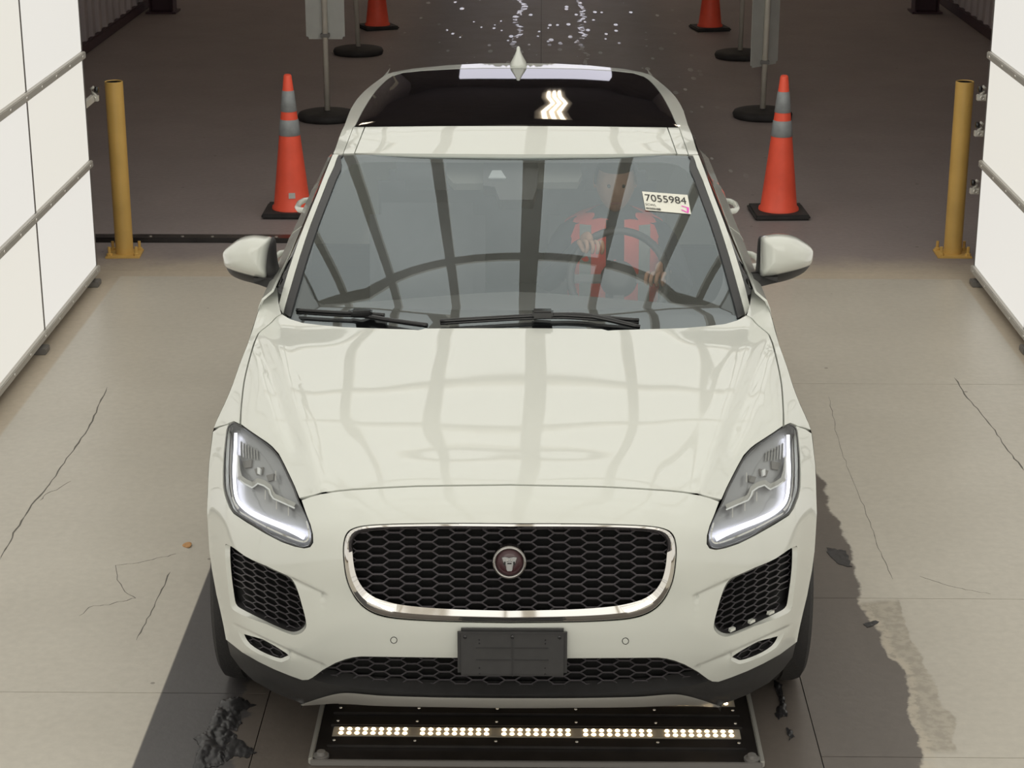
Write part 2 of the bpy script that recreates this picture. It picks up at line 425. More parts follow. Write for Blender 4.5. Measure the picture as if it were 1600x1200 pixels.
for x, y, nm in ((-2.6, 16.4, 'nearer left'), (2.6, 16.4, 'nearer right'), (-3.65, 25.0, 'farther left'), (3.65, 25.0, 'farther right')):  # four unseen fill lamps, added to brighten the hall floor and cones
    t = thing('ceiling_lamp', 'added triple tube fill lamp above the cones, %s of the four' % nm, 'lamp', (x, y, 6.2), 0, 'added fill lamps above the cones')
    piece('housing', hs, t, (0, 0, 0))
    for q in (-0.15, 0, 0.15): piece('tube', tb, t, (q, 0, 0))
    b_ = bmesh.new(); box(b_, -0.02, 0.02, -0.02, 0.02, 0.12, 0.30); from_bm('hanger', b_, M['alud'], t)

# ================================================================ LIGHT BOOTH
def light_wall(sgn, base_pts, label):
    (pa, pb) = base_pts
    A = ground(*pa, 0.05); B = ground(*pb, 0.05)
    x = (A.x + B.x) / 2; yend = A.y
    t = thing('light_wall', label, 'light wall', (x, yend, 0))
    Lp, Hp, N, R = 1.22, 0.597, 10, 6
    z0 = 0.055
    b1 = bmesh.new(); box(b1, -0.012, 0.012, -Lp + 0.006, -0.006, 0.004, Hp - 0.03); me1 = mesh_of(b1, M['panel'])
    b1 = bmesh.new(); box(b1, -0.012, 0.012, -Lp + 0.006, -0.006, 0.004, Hp - 0.03); me2 = mesh_of(b1, M['panel2'])
    b3 = bmesh.new(); lathe(b3, [(0, 0.006), (0.007, 0.004), (0.009, 0)], 8, Matrix.Rotation(PI / 2 * -sgn, 4, 'Y')); mb = mesh_of(b3, M['bolt'])
    for r in range(R):
        for c in range(N):
            piece('panel', me1 if (r + c) % 2 else me2, t, (0, -c * Lp, z0 + 0.03 + r * Hp))
    for r in range(R + 1):
        z = z0 + r * Hp
        b2 = bmesh.new(); x0, x1 = sorted((sgn * -0.03, sgn * 0.02))
        box(b2, x0, x1, -N * Lp, 0.012, z - 0.008, z + 0.030, 0.004)
        o = from_bm('rail', b2, M['alu'], t)
        if r < 5:
            for k in range(22):
                for f in (0.14,): piece('bolt', mb, o, (-sgn * 0.03, -0.06 - k * 0.305, z + 0.011))
    for c in range(N + 1):
        b2 = bmesh.new(); x0, x1 = sorted((sgn * -0.014, sgn * 0.02))
        box(b2, x0, x1, -c * Lp - 0.012, -c * Lp + 0.012, z0, z0 + R * Hp, 0.002)
        from_bm('seam_strip', b2, M['alud'], t)
    for c in range(N):
        b2 = bmesh.new(); x0, x1 = sorted((sgn * -0.05, sgn * 0.06))
        box(b2, x0, x1, -c * Lp - 0.16, -c * Lp - 0.07, 0, 0.03, 0.004)
        box(b2, -0.012, 0.012, -c * Lp - 0.135, -c * Lp - 0.095, 0.03, 0.06)
        from_bm('foot', b2, M['alud'], t)
    # backing sheet
    b2 = bmesh.new(); x0, x1 = sorted((sgn * 0.02, sgn * 0.04)); box(b2, x0, x1, -N * Lp, 0, z0, z0 + R * Hp)
    from_bm('backing', b2, M['sign'], t)
    return t, x, yend, z0 + R * Hp
LW, xLW, yLW, ztop = light_wall(-1, ((153, 424), (3, 597)), 'backlit white panel wall on the left of the booth')
RW, xRW, yRW, _ = light_wall(1, ((1527, 424), (1599, 522)), 'backlit white panel wall on the right of the booth')

# unseen lit wall added behind the camera to brighten the car's front
ew = thing('light_wall', 'added fill light wall of white panels behind the camera', 'light wall', (0, -1.75, 0))
b1 = bmesh.new(); box(b1, 0.006, 1.21, -0.012, 0.012, 0.004, 0.59); mew = mesh_of(b1, M['panelfill'])
for i in range(4):
    for j in range(6): piece('panel', mew, ew, (-2.44 + i * 1.22, 0, 0.085 + j * 0.597))
for j in range(7):
    b1 = bmesh.new(); box(b1, -2.46, 2.46, -0.02, 0.03, 0.05 + j * 0.597, 0.088 + j * 0.597, 0.004); from_bm('rail', b1, M['alu'], ew)
for i in range(5):
    b1 = bmesh.new(); box(b1, -2.446 + i * 1.22, -2.434 + i * 1.22, -0.02, 0.014, 0.0, 3.66); from_bm('upright', b1, M['alu'], ew)
# overhead light canopy resting on the walls
can = thing('light_canopy', 'overhead canopy of lit white panels in dark frames above the car', 'light canopy', (0, 0, ztop + 0.05))
PW = 0.68; PL = 1.55; yc0 = 12.48
xs = [(-4 + i) * PW for i in range(9)]; NR = 9
b1 = bmesh.new(); box(b1, 0.0, PW, 0.0, PL, 0, 0.03); mp_ = mesh_of(b1, M['canopy'])
for i in range(8):
    for j in range(NR):
        piece('panel', mp_, can, (xs[i], yc0 - (j + 1) * PL, 0.02))
for i, x in enumerate(xs):
    hw_ = 0.075 if i == 4 else 0.045
    b1 = bmesh.new(); box(b1, x - hw_, x + hw_, yc0 - NR * PL, yc0, -0.04, 0.018); from_bm('long_beam', b1, M['frame'], can)
for j in range(NR + 1):
    y = yc0 - j * PL - 0.07
    b1 = bmesh.new(); R_ = []
    for k in range(25):
        x = xLW - 0.05 + (xRW - xLW + 0.1) * k / 24; yy = y - 0.36 * (1 - math.cos(min(PI / 2, abs(x) * 0.95)))
        R_.append([b1.verts.new((x, yy + a, c)) for a, c in ((-0.045, -0.045), (0.045, -0.045), (0.045, 0.0), (-0.045, 0.0))])
    for A, B in zip(R_[:-1], R_[1:]):
        for q in range(4): b1.faces.new((A[q], A[(q + 1) % 4], B[(q + 1) % 4], B[q]))
    b1.faces.new(R_[0]); b1.faces.new(R_[-1][::-1]); from_bm('cross_beam', b1, M['frame'], can)

# ================================================================ CAR
CARX, CARY, SLOPE = -0.007, 5.05, 0.009
crot = YAW - SLOPE
rp = c2w(CARX, CARY)
car = thing('car', 'white compact suv with dark glass roof, facing the camera over the floor light', 'car', rp, crot)
K = F
def UP(hw, v, s):
    t = (v - 600) / F
    D = (CARY + s) / (CP - t * SP)
    return np.array([hw * D / F, s, H - D * (SP + t * CP)])
def cpx(s, v=400):      # pixel column of the car's middle at depth s
    t = (v - 600) / F; D = (CARY + s) / (CP - t * SP)
    return 800 + F * (CARX + SLOPE * s) / D
def herm(xs_, ys_, x):
    n = len(xs_)
    x = min(max(x, xs_[0]), xs_[-1])
    i = 0
    while i < n - 2 and x > xs_[i + 1]: i += 1
    def slope(k):
        if k == 0: return (ys_[1] - ys_[0]) / (xs_[1] - xs_[0])
        if k == n - 1: return (ys_[-1] - ys_[-2]) / (xs_[-1] - xs_[-2])
        h0 = xs_[k] - xs_[k - 1]; h1 = xs_[k + 1] - xs_[k]
        d0 = (ys_[k] - ys_[k - 1]) / h0; d1 = (ys_[k + 1] - ys_[k]) / h1
        return (d0 * h1 + d1 * h0) / (h0 + h1)
    h = xs_[i + 1] - xs_[i]; t = (x - xs_[i]) / h
    m0, m1 = slope(i) * h, slope(i + 1) * h
    return ((2 * t**3 - 3 * t**2 + 1) * ys_[i] + (t**3 - 2 * t**2 + t) * m0 + (-2 * t**3 + 3 * t**2) * ys_[i + 1] + (t**3 - t**2) * m1)
class Table:
    def __init__(self, us, rows):
        self.vs = [r[0] for r in rows]; n = len(us)
        # mirror columns so the slope at the middle is zero
        self.us = [-us[1]] + list(us)
        self.rows = [[r[1][1]] + list(r[1]) for r in rows]
    def __call__(self, u, v):
        col = [herm(self.us, r, abs(u)) for r in self.rows]
        return herm(self.vs, col, v)
SILV = [440, 470, 500, 540, 570, 602, 632, 660, 675, 700, 725, 775, 800, 837, 860, 890, 930, 955, 1000, 1025, 1045, 1065, 1083, 1092, 1100, 1112]
SILH = [384, 394.5, 404, 416, 427.5, 438, 450, 463, 468, 471, 474, 476, 477, 475, 473.5, 469.5, 462, 456, 446, 440, 425, 404, 372, 350, 325, 300]
def sil(v): return herm(SILV, SILH, v)
US = [0, 0.25, 0.5, 0.7, 0.85, 0.93, 1.0]
FR = Table(US, [
    (440, [1.75, 1.75, 1.75, 1.76, 1.77, 1.78, 1.79]),
    (487, [1.42, 1.42, 1.43, 1.45, 1.47, 1.49, 1.50]),
    (512, [1.25, 1.255, 1.27, 1.30, 1.33, 1.355, 1.38]),
    (540, [1.09, 1.095, 1.11, 1.13, 1.16, 1.185, 1.22]),
    (580, [0.876, 0.88, 0.893, 0.915, 0.95, 0.985, 1.04]),
    (640, [0.583, 0.588, 0.603, 0.635, 0.69, 0.74, 0.83]),
    (700, [0.336, 0.345, 0.372, 0.43, 0.52, 0.60, 0.73]),
    (735, [0.20, 0.21, 0.25, 0.33, 0.455, 0.55, 0.69]),
    (758, [0.125, 0.138, 0.18, 0.27, 0.41, 0.52, 0.67]),
    (785, [0.058, 0.07, 0.11, 0.20, 0.35, 0.47, 0.65]),
    (815, [0.02, 0.03, 0.065, 0.14, 0.29, 0.42, 0.63]),
    (870, [0.0, 0.008, 0.035, 0.105, 0.24, 0.37, 0.59]),
    (940, [0.0, 0.008, 0.035, 0.10, 0.22, 0.335, 0.54]),
    (1000, [0.0, 0.008, 0.035, 0.10, 0.205, 0.30, 0.48]),
    (1030, [0.012, 0.02, 0.045, 0.11, 0.21, 0.30, 0.47]),
    (1066, [0.06, 0.065, 0.08, 0.125, 0.21, 0.28, 0.40]),
    (1112, [0.11, 0.112, 0.12, 0.145, 0.18, 0.21, 0.25])])
# sculpted creases of the nose
def ridge(hw, v, p0, p1, wd, amp):
    ax, ay = p0; bx, by = p1; dx, dy = bx - ax, by - ay; L2 = dx * dx + dy * dy
    t = ((hw - ax) * dx + (v - ay) * dy) / L2
    if t < 0: f = math.exp(-(t * math.sqrt(L2) / wd)**2)
    elif t > 1: f = math.exp(-((t - 1) * math.sqrt(L2) / wd)**2)
    else: f = 1
    d = ((hw - ax) * dy - (v - ay) * dx) / math.sqrt(L2) / wd
    return amp * f * math.exp(-d * d)
def fold(hw, v, p0, p1, wd, amp):
    """a crease: surface steps back by amp just under the line, then comes out again"""
    ax, ay = p0; bx, by = p1
    if (ax - bx) == 0: return 0.0
    t = (hw - ax) / (bx - ax); L_ = math.hypot(bx - ax, by - ay)
    if t < 0: f = math.exp(-(t * L_ / 7)**2)
    elif t > 1: f = math.exp(-((t - 1) * L_ / 7)**2)
    else: f = 1.0 - 0.6 * t
    d = v - (ay + (by - ay) * t)
    if d < -3: return 0.0
    k = (d + 3) / 4.0
    up = k * k * (3 - 2 * k) if k < 1 else 1.0
    return amp * f * up * math.exp(-max(0, d - 1) / wd)
def front(hw, v, off=0.0):
    a = abs(hw)
    s = FR(a / sil(v), v)
    if v < 770 and a < 430:      # hood power lines
        s += ridge(a, v, (300, 760), (372, 505), 16, -0.012) + ridge(a, v, (335, 700), (395, 540), 10, 0.012)
    if v > 860:
        s += fold(a, v, (345, 903), (294, 927), 16, 0.014)       # crease beside upper fog opening
        s += fold(a, v, (340, 1020), (296, 1038), 12, 0.012)
        s += fold(a, v, (428, 979), (345, 1018), 8, 0.010)
    return UP(hw, v, s + off)
GEDV = [236, 245, 259, 280, 300, 350, 400, 450, 480, 492, 530]
GEDH = [273, 278, 282.5, 292, 299.5, 318.5, 335, 349.5, 358, 361, 372]
def ged(v): return herm(GEDV, GEDH, v)
def ws_plane(v):
    t = (v - 600) / F; g = (SP + t * CP) / (CP - t * SP)
    return (1.93 + 0.44 * 1.30 - CARY * g) / (g + 0.44)
def screen(hw, v, off=0.0):
    a = abs(hw); u = a / ged(v)
    k = min(1, max(0, (v - 241) / 250))
    s = ws_plane(v) + (0.07 + 0.13 * k) * u**2.2 * 1.0 - 0.03 * math.sin(PI * k)
    return UP(hw, v, s + off)
ROOF = Table([0, 100, 170, 220, 260, 300], [
    (98, [4.05, 4.1, 4.28, 4.5, 4.7, 4.9]),
    (110, [3.75, 3.78, 3.92, 4.1, 4.3, 4.5]),
    (125, [3.39, 3.41, 3.52, 3.75, 4.0, 4.2]),
    (145, [3.03, 3.05, 3.12, 3.25, 3.45, 3.7]),
    (170, [2.68, 2.70, 2.75, 2.82, 2.95, 3.15]),
    (198, [2.40, 2.41, 2.44, 2.48, 2.55, 2.70]),
    (220, [2.27, 2.28, 2.31, 2.35, 2.41, 2.50]),
    (241, [2.16, 2.17, 2.19, 2.22, 2.26, 2.32]),
    (262, [2.06, 2.07, 2.09, 2.12, 2.17, 2.22])])
def roof(hw, v, off=0.0):
    return UP(hw, v, ROOF(abs(hw), v) + off)

def inpoly(x, y, P_):
    c = False; n = len(P_); j = n - 1
    for i in range(n):
        xi, yi = P_[i]; xj, yj_ = P_[j]
        if (yi > y) != (yj_ > y) and x < (xj - xi) * (y - yi) / (yj_ - yi) + xi: c = not c
        j = i
    return c
def resample(P_, sp, closed=True):
    out = []; n = len(P_)
    for i in range(n if closed else n - 1):
        a = P_[i]; b_ = P_[(i + 1) % n]; L_ = math.hypot(b_[0] - a[0], b_[1] - a[1]); k = max(1, int(math.ceil(L_ / sp)))
        for q in range(k): out.append((a[0] + (b_[0] - a[0]) * q / k, a[1] + (b_[1] - a[1]) * q / k))
    if not closed: out.append(P_[-1])
    return out
def smoothline(P_, n=6, closed=False):
    out = []; N_ = len(P_)
    rng = range(N_) if closed else range(N_ - 1)
    for i in rng:
        if closed: p0, p1, p2, p3 = P_[i - 1], P_[i], P_[(i + 1) % N_], P_[(i + 2) % N_]
        else: p0, p1, p2, p3 = P_[max(i - 1, 0)], P_[i], P_[i + 1], P_[min(i + 2, N_ - 1)]
        for q in range(n):
            t = q / n
            out.append(tuple(0.5 * ((2 * p1[k]) + (-p0[k] + p2[k]) * t + (2 * p0[k] - 5 * p1[k] + 4 * p2[k] - p3[k]) * t * t + (-p0[k] + 3 * p1[k] - 3 * p2[k] + p3[k]) * t**3) for k in range(2)))
    if not closed: out.append(tuple(P_[-1]))
    return out
def mirror(half):    # half outline from the middle round to the middle -> full outline
    L_ = [p for p in half]
    R_ = [(-x, y) for x, y in reversed(half) if abs(x) > 1e-6]
    return L_ + R_
def flip(P_, sg): return [(sg * x, y) for x, y in P_]

def panel(name, outer, holes, fn, m, parent, sp=9.0, off=0.0, edge=0.012, esp=None, hole_edge=None, side=0, extra=()):
    """curved sheet over an outline, its rim turned inwards; fn gives the point in space"""
    esp = esp or sp * 0.6
    loops = [resample(outer, esp)] + [resample(h, esp) for h in holes]
    V, E = [], []
    for lp in loops:
        b0 = len(V); V += lp; n = len(lp); E += [(b0 + i, b0 + (i + 1) % n) for i in range(n)]
    nb_ = len(V)
    A = np.array(V); segs = np.array([(V[a], V[c]) for a, c in E])
    x0, y0 = A[:len(loops[0])].min(0); x1, y1 = A[:len(loops[0])].max(0)
    gx = np.arange(math.floor(x0 / sp) * sp, x1 + sp, sp)
    r = 0; gy = y0 + sp * 0.5
    while gy < y1:
        for x in gx:
            xx = x + (sp * 0.5 if r % 2 else 0)
            if not inpoly(xx, gy, loops[0]) or any(inpoly(xx, gy, h) for h in loops[1:]): continue
            if ((A[:, 0] - xx)**2 + (A[:, 1] - gy)**2).min() < (0.45 * sp)**2: continue
            V.append((xx, gy))
        gy += sp * 0.87; r += 1
    for ex_, ey_ in extra:
        if inpoly(ex_, ey_, loops[0]) and not any(inpoly(ex_, ey_, h) for h in loops[1:]) and ((A[:, 0] - ex_)**2 + (A[:, 1] - ey_)**2).min() > 4: V.append((ex_, ey_))
    res = delaunay_2d_cdt([Vector(p) for p in V], E, [], 0, 1e-4)
    vs2, fs = res[0], res[2]
    co = [fn(p.x, p.y, off) for p in vs2]
    faces = []
    for f in fs:
        cx = sum(vs2[i].x for i in f) / 3; cy = sum(vs2[i].y for i in f) / 3
        if inpoly(cx, cy, loops[0]) and not any(inpoly(cx, cy, h) for h in loops[1:]): faces.append(list(f))
    nor = []
    for p in vs2:
        e = 1.5
        du = fn(p.x + e, p.y, off) - fn(p.x - e, p.y, off); dv = fn(p.x, p.y + e, off) - fn(p.x, p.y - e, off)
        n = np.cross(du, dv); n = n / (np.linalg.norm(n) + 1e-12)
        q = fn(p.x, p.y, off)
        if side == 0: ref = np.array([0.0, -CARY, H]) - q
        elif side == 2: ref = np.array([0.0, 0.0, 1.0])
        else: ref = np.array([float(side), 0.0, 0.0])
        if np.dot(n, ref) < 0: n = -n
        nor.append(n)
    # consistent winding with the normals
    vote = 0
    for f in faces:
        a, b_, c = (co[i] for i in f)
        vote += 1 if np.dot(np.cross(b_ - a, c - a), nor[f[0]]) > 0 else -1
    if vote < 0:
        for f in faces: f.reverse()
    if edge > 0:
        cnt = {}
        for f in faces:
            for i in range(3):
                k = (f[i], f[(i + 1) % 3]); cnt[k] = 1
        bd = [k for k in cnt if (k[1], k[0]) not in cnt]
        mp1, mp2 = {}, {}
        for k in bd:
            for i in k:
                if i in mp1: continue
                e_ = edge
                if hole_edge is not None:
                    q = vs2[i]
                    for hi_, h in enumerate(loops[1:]):
                        if min((q.x - hx)**2 + (q.y - hy)**2 for hx, hy in h) < 0.5: e_ = hole_edge
                mp1[i] = len(co); co.append(co[i]); nor.append(None)
                mp2[i] = len(co); co.append(co[i] - nor[i] * e_); nor.append(None)
        acc = {}
        for a, b_ in bd:
            q = [mp1[b_], mp1[a], mp2[a], mp2[b_]]
            faces.append(q)
            n = np.cross(co[q[1]] - co[q[0]], co[q[3]] - co[q[0]]); n = n / (np.linalg.norm(n) + 1e-12)
            for i in q: acc[i] = acc.get(i, 0) + n
        for i, n in acc.items(): nor[i] = n / (np.linalg.norm(n) + 1e-12)
    used = sorted({i for f in faces for i in f}); rm = {o_: k for k, o_ in enumerate(used)}
    me = bpy.data.meshes.new(name)
    me.from_pydata([tuple(co[i]) for i in used], [], [[rm[i] for i in f] for f in faces])
    for p in me.polygons: p.use_smooth = True
    me.update()
    me.normals_split_custom_set_from_vertices([tuple(nor[i]) if nor[i] is not None else (0, 0, 1) for i in used])
    return link(name, me, m, parent)

def ring_loft(name, curves, m, parent, close_last=False):
    """curves: closed loops of equal length, already points in space"""
    b_ = bmesh.new(); R_ = [[b_.verts.new(tuple(p)) for p in c] for c in curves]
    n = len(R_[0])
    for A, B in zip(R_[:-1], R_[1:]):
        for i in range(n): b_.faces.new((A[i], A[(i + 1) % n], B[(i + 1) % n], B[i]))
    if close_last: b_.faces.new(R_[-1])
    return from_bm(name, b_, m, parent, angle=50)
def equal(P_, n):
    L_ = [0]
    for i in range(len(P_)):
        a, b_ = P_[i], P_[(i + 1) % len(P_)]; L_.append(L_[-1] + math.hypot(b_[0] - a[0], b_[1] - a[1]))
    out = []
    for k in range(n):
        t = L_[-1] * k / n; i = 0
        while L_[i + 1] < t: i += 1
        a, b_ = P_[i], P_[(i + 1) % len(P_)]; f = (t - L_[i]) / max(1e-9, L_[i + 1] - L_[i])
        out.append((a[0] + (b_[0] - a[0]) * f, a[1] + (b_[1] - a[1]) * f))
    return out
def fpts(P_, fn, off=0.0): return [fn(x, y, off) for x, y in P_]
def ribbon(name, line, widths, fn, m, parent, off=0.0, thick=0.006, dirv=None):
    """a raised strip that follows a line on the body surface"""
    b_ = bmesh.new(); n = len(line); rows = []
    for i, (x, y) in enumerate(line):
        a = line[max(i - 1, 0)]; c = line[min(i + 1, n - 1)]; dx, dy = c[0] - a[0], c[1] - a[1]; L_ = math.hypot(dx, dy) or 1
        nx, ny = -dy / L_, dx / L_; w_ = widths[i] if isinstance(widths, (list, tuple)) else widths
        l, r_ = (x + nx * w_, y + ny * w_), (x - nx * w_, y - ny * w_)
        rows.append([b_.verts.new(tuple(fn(*l, off + thick))), b_.verts.new(tuple(fn(*l, off))), b_.verts.new(tuple(fn(*r_, off))), b_.verts.new(tuple(fn(*r_, off + thick)))])
    for A, B in zip(rows[:-1], rows[1:]):
        for k in range(3): b_.faces.new((A[k], A[k + 1], B[k + 1], B[k]))
    b_.faces.new(rows[0]); b_.faces.new(rows[-1][::-1])
    return from_bm(name, b_, m, parent, angle=40)

# ---- outlines, in half widths and image rows
gap = [(425, 663), (423, 632), (420, 600), (414, 570), (406, 540), (401, 527), (397, 520), (386, 511), (378, 504), (371, 496.5), (362.5, 491.5)]
rear_hood = [(362, 492.5), (350, 499.5), (330, 505.5), (305, 508.5), (265, 512), (235, 513), (158, 515.5), (148, 516.3), (138, 513.8), (60, 513), (0, 512.7)]
shut = [(0, 757.5), (96, 759), (146, 760), (196, 762.5), (246, 765.5), (271, 768), (296, 772), (311, 776), (329, 781)]
HL = [(435, 661), (424, 665.5), (408, 676), (393, 686), (380, 695), (372, 702), (362, 714), (353, 730), (343, 750), (336, 765), (329, 785), (320, 803), (313, 820), (309, 835), (308.5, 848), (313, 855), (323, 857), (338, 854), (358, 847), (383, 834), (413, 816), (433, 803), (440, 793), (447, 775), (450, 760), (450.5, 740), (449.5, 710), (446, 675), (443, 666)]
gr_out = [(0, 817.5), (96, 817.3), (171, 818.5), (221, 821), (245, 826), (256, 835), (260.5, 850), (261, 868), (259, 890), (255.5, 908), (249, 925), (240, 940), (228, 952), (212, 961), (190, 967), (155, 970.5), (96, 973), (0, 974.5)]
gr_in = [(0, 827.5), (100, 827), (180, 828), (226, 831), (241, 838), (246, 850), (245.5, 868), (243, 888), (238, 905), (229, 920), (215, 932), (195, 940), (160, 947), (96, 952), (0, 954.5)]
fog = [(439, 856), (434, 854.5), (424, 860), (399, 878), (374, 891), (349, 902.5), (339, 912), (329, 934), (322.5, 955), (319.5, 970), (320.5, 978), (327, 985), (337, 988.5), (349, 986.5), (374, 976), (399, 964), (417, 955), (429, 947), (433, 930), (438, 890)]
slot = [(418, 987), (411, 993), (387, 1001.5), (362, 1012), (344.5, 1022), (353, 1028), (360, 1030), (374, 1026), (392, 1018), (407, 1008), (415, 997)]
w_bot = [(446, 1001), (420, 1021), (395, 1035), (370, 1047), (345, 1057), (325, 1064), (316, 1063.5), (309, 1060), (293, 1048), (273, 1037), (257, 1031), (245, 1028), (232, 1026.5), (197, 1027), (100, 1028), (0, 1028.5)]
HLs = smoothline(HL, 3, True)
# hood
hood_half = [(x, y - 1.3) for x, y in shut[:-1]] + [(329.5, 779), (337, 761), (344, 746.5), (354, 726.5), (363, 710), (373, 699), (381, 692.5), (394, 684), (409, 674), (423, 664)] + [(x - 1.1, y) for x, y in smoothline(gap, 3)[2:]] + rear_hood
panel('hood', mirror(hood_half), [], front, M['paint'], car, sp=9)
# bumper skin with openings
hl_low = [(x, y) for x, y in HL]
i0 = HL.index((329, 785))
bump_half = [(x, y + 1.3) for x, y in shut[:-1]] + [(326, 783)]
low = [HL[i] for i in range(i0 + 1, len(HL))]
cx_, cy_ = 395, 770
grow = lambda P_, d: [(x + (x - cx_) / math.hypot(x - cx_, y - cy_) * d, y + (y - cy_) / math.hypot(x - cx_, y - cy_) * d) for x, y in P_]
bump_half += grow(low, 1.6) + [(458, 669.5)]
bump_half += [(sil(v) - 0.6, v) for v in (676, 700, 725, 750, 775, 800, 837, 860, 890, 930, 955, 980)] + w_bot
fogS = smoothline(fog, 3, True); slotS = smoothline(slot, 2, True)
def widen(P_, c, o_, b_):   # push outboard points outwards and low points down
    return [(x + (o_ * min(1, max(0, (x - c[0]) / 25)) if x > c[0] else -1.0), y + (b_ * min(1, (y - c[1]) / 18) if y > c[1] else -1.5)) for x, y in P_]
fogO = widen(fogS, (385, 925), 8, 5); slotO = widen(slotS, (385, 1003), 9, 6)
groS = mirror(smoothline(gr_out, 4)); griS = mirror(smoothline(gr_in, 4))
pdc = [(181 + 5.2 * math.cos(a * PI / 8), 1001 + 5.2 * math.sin(a * PI / 8)) for a in range(16)]
FOLDS = [((345, 903), (294, 927)), ((340, 1020), (296, 1038)), ((428, 979), (345, 1018))]
fpt = []
for (ax_, ay_), (bx_, by_) in FOLDS:
    n_ = int(abs(ax_ - bx_) / 2.5)
    for i in range(-4, n_ + 5):
        for d_ in (-3.6, -1.8, 0.0, 1.8, 4.5):
            fpt += [(sg_ * (ax_ + (bx_ - ax_) * i / n_), ay_ + (by_ - ay_) * i / n_ + d_) for sg_ in (-1, 1)]
bumper = panel('front_bumper', mirror(bump_half), [groS, fogO, flip(fogO, -1)[::-1], slotO, flip(slotO, -1)[::-1]], front, M['paint'], car, sp=6.5, edge=0.02, hole_edge=0.004, extra=fpt)
for sg in (-1, 1):
    # fender
    fen = [(x + 1.3, y) for x, y in smoothline(gap, 3)] + [(366, 484), (368.5, 474), (371, 450)] + [(sil(v) - 0.4, v) for v in (450, 470, 500, 520, 540, 560, 570, 585, 602, 617, 632, 645, 660, 670)] + [(458, 667), (446, 664), (443, 662), (435, 659)]
    panel('fender', flip(fen, sg), [], front, M['paint'], car, sp=7)
    # parking sensor
    pdc_i = [(sg * 181 + 4.4 * math.cos(a * PI / 8), 1001 + 4.4 * math.sin(a * PI / 8)) for a in range(16)]
    panel('parking_sensor', pdc_i, [], front, M['paint'], car, sp=3, off=-0.0012, edge=0.002)
# dark inner shell behind the gaps
inner = [(0, 530), (340, 520), (395, 540), (432, 655), (455, 700), (462, 800), (455, 900), (435, 990), (395, 1050), (320, 1080), (0, 1085)]
panel('inner_shell', mirror(inner), [], front, M['void'], car, sp=24, off=0.11, edge=0)

# ---- grille
N_ = 180
oC, iC = equal(groS, N_), equal(griS, N_)
mid = [((a[0] * 0.5 + b_[0] * 0.5), (a[1] * 0.5 + b_[1] * 0.5)) for a, b_ in zip(oC, iC)]
q1 = [((a[0] * 0.85 + b_[0] * 0.15), (a[1] * 0.85 + b_[1] * 0.15)) for a, b_ in zip(oC, iC)]
oC2 = [(x * 0.995, 890 + (y - 890) * 0.99) for x, y in oC]
ring_loft('grille_surround', [fpts(oC2, front, 0.03), fpts(q1, front, -0.004), fpts(mid, front, -0.008), fpts(iC, front, 0.006), fpts([(x * 0.995, 890 + (y - 890) * 0.985) for x, y in iC], front, 0.05)], M['chrome'], car)
def hexmesh(name, region, fn, colp, rowp, off, parent, m, bar=0.12, depth=0.022, shear=0.0, cx=0.0, cy=890.0, grow_=8):
    b_ = bmesh.new(); W = colp / 0.75; hh = rowp / 2
    xs_ = [p[0] for p in region]; ys_ = [p[1] for p in region]
    nx = int((max(xs_) - min(xs_)) / colp) + 4; ny = int((max(ys_) - min(ys_)) / rowp + abs(shear) * (max(xs_) - min(xs_)) / rowp) + 6
    mx = (max(xs_) + min(xs_)) / 2; my = (max(ys_) + min(ys_)) / 2
    ccx, ccy = (sum(xs_) / len(xs_), sum(ys_) / len(ys_))
    vd = {}
    def V(x, y, o_):
        k = (round(x, 2), round(y, 2), o_)
        if k not in vd: vd[k] = b_.verts.new(tuple(fn(x, y, o_)))
        return vd[k]
    for i in range(-nx // 2 - 1, nx // 2 + 2):
        for j in range(-ny // 2 - 1, ny // 2 + 2):
            x = mx + i * colp; y = my + j * rowp + (i % 2) * hh + shear * (x - mx)
            inside = inpoly(x, y, region) or any(inpoly(x + dx, y + dy, region) for dx in (-grow_, grow_) for dy in (-grow_ * 0.7, grow_ * 0.7))
            if not inside: continue
            hx = [(W / 2, 0), (W / 4, hh), (-W / 4, hh), (-W / 2, 0), (-W / 4, -hh), (W / 4, -hh)]
            o1 = [(x + a, y + c + shear * a) for a, c in hx]
            i1 = [(x + a * (1 - bar * 0.55), y + c * (1 - bar * 1.5) + shear * a) for a, c in hx]
            i2 = [(x + a * (1 - bar * 0.95), y + c * (1 - bar * 2.4) + shear * a) for a, c in hx]
            O = [V(a, c, off) for a, c in o1]
            I = [V(a, c, off + 0.003) for a, c in i1]
            J = [V(a, c, off + depth) for a, c in i2]
            for k in range(6):
                l = (k + 1) % 6
                for q in ((O[k], O[l], I[l], I[k]), (I[k], I[l], J[l], J[k])):
                    try: b_.faces.new(q)
                    except ValueError: pass
    return from_bm(name, b_, m, parent)
gm = hexmesh('grille_mesh', griS, front, 25.8, 14.5, 0.028, car, M['mesh'])
panel('grille_backing', [(x * 1.01, 890 + (y - 890) * 1.03) for x, y in griS], [], front, M['void'], car, sp=24, off=0.07, edge=0)
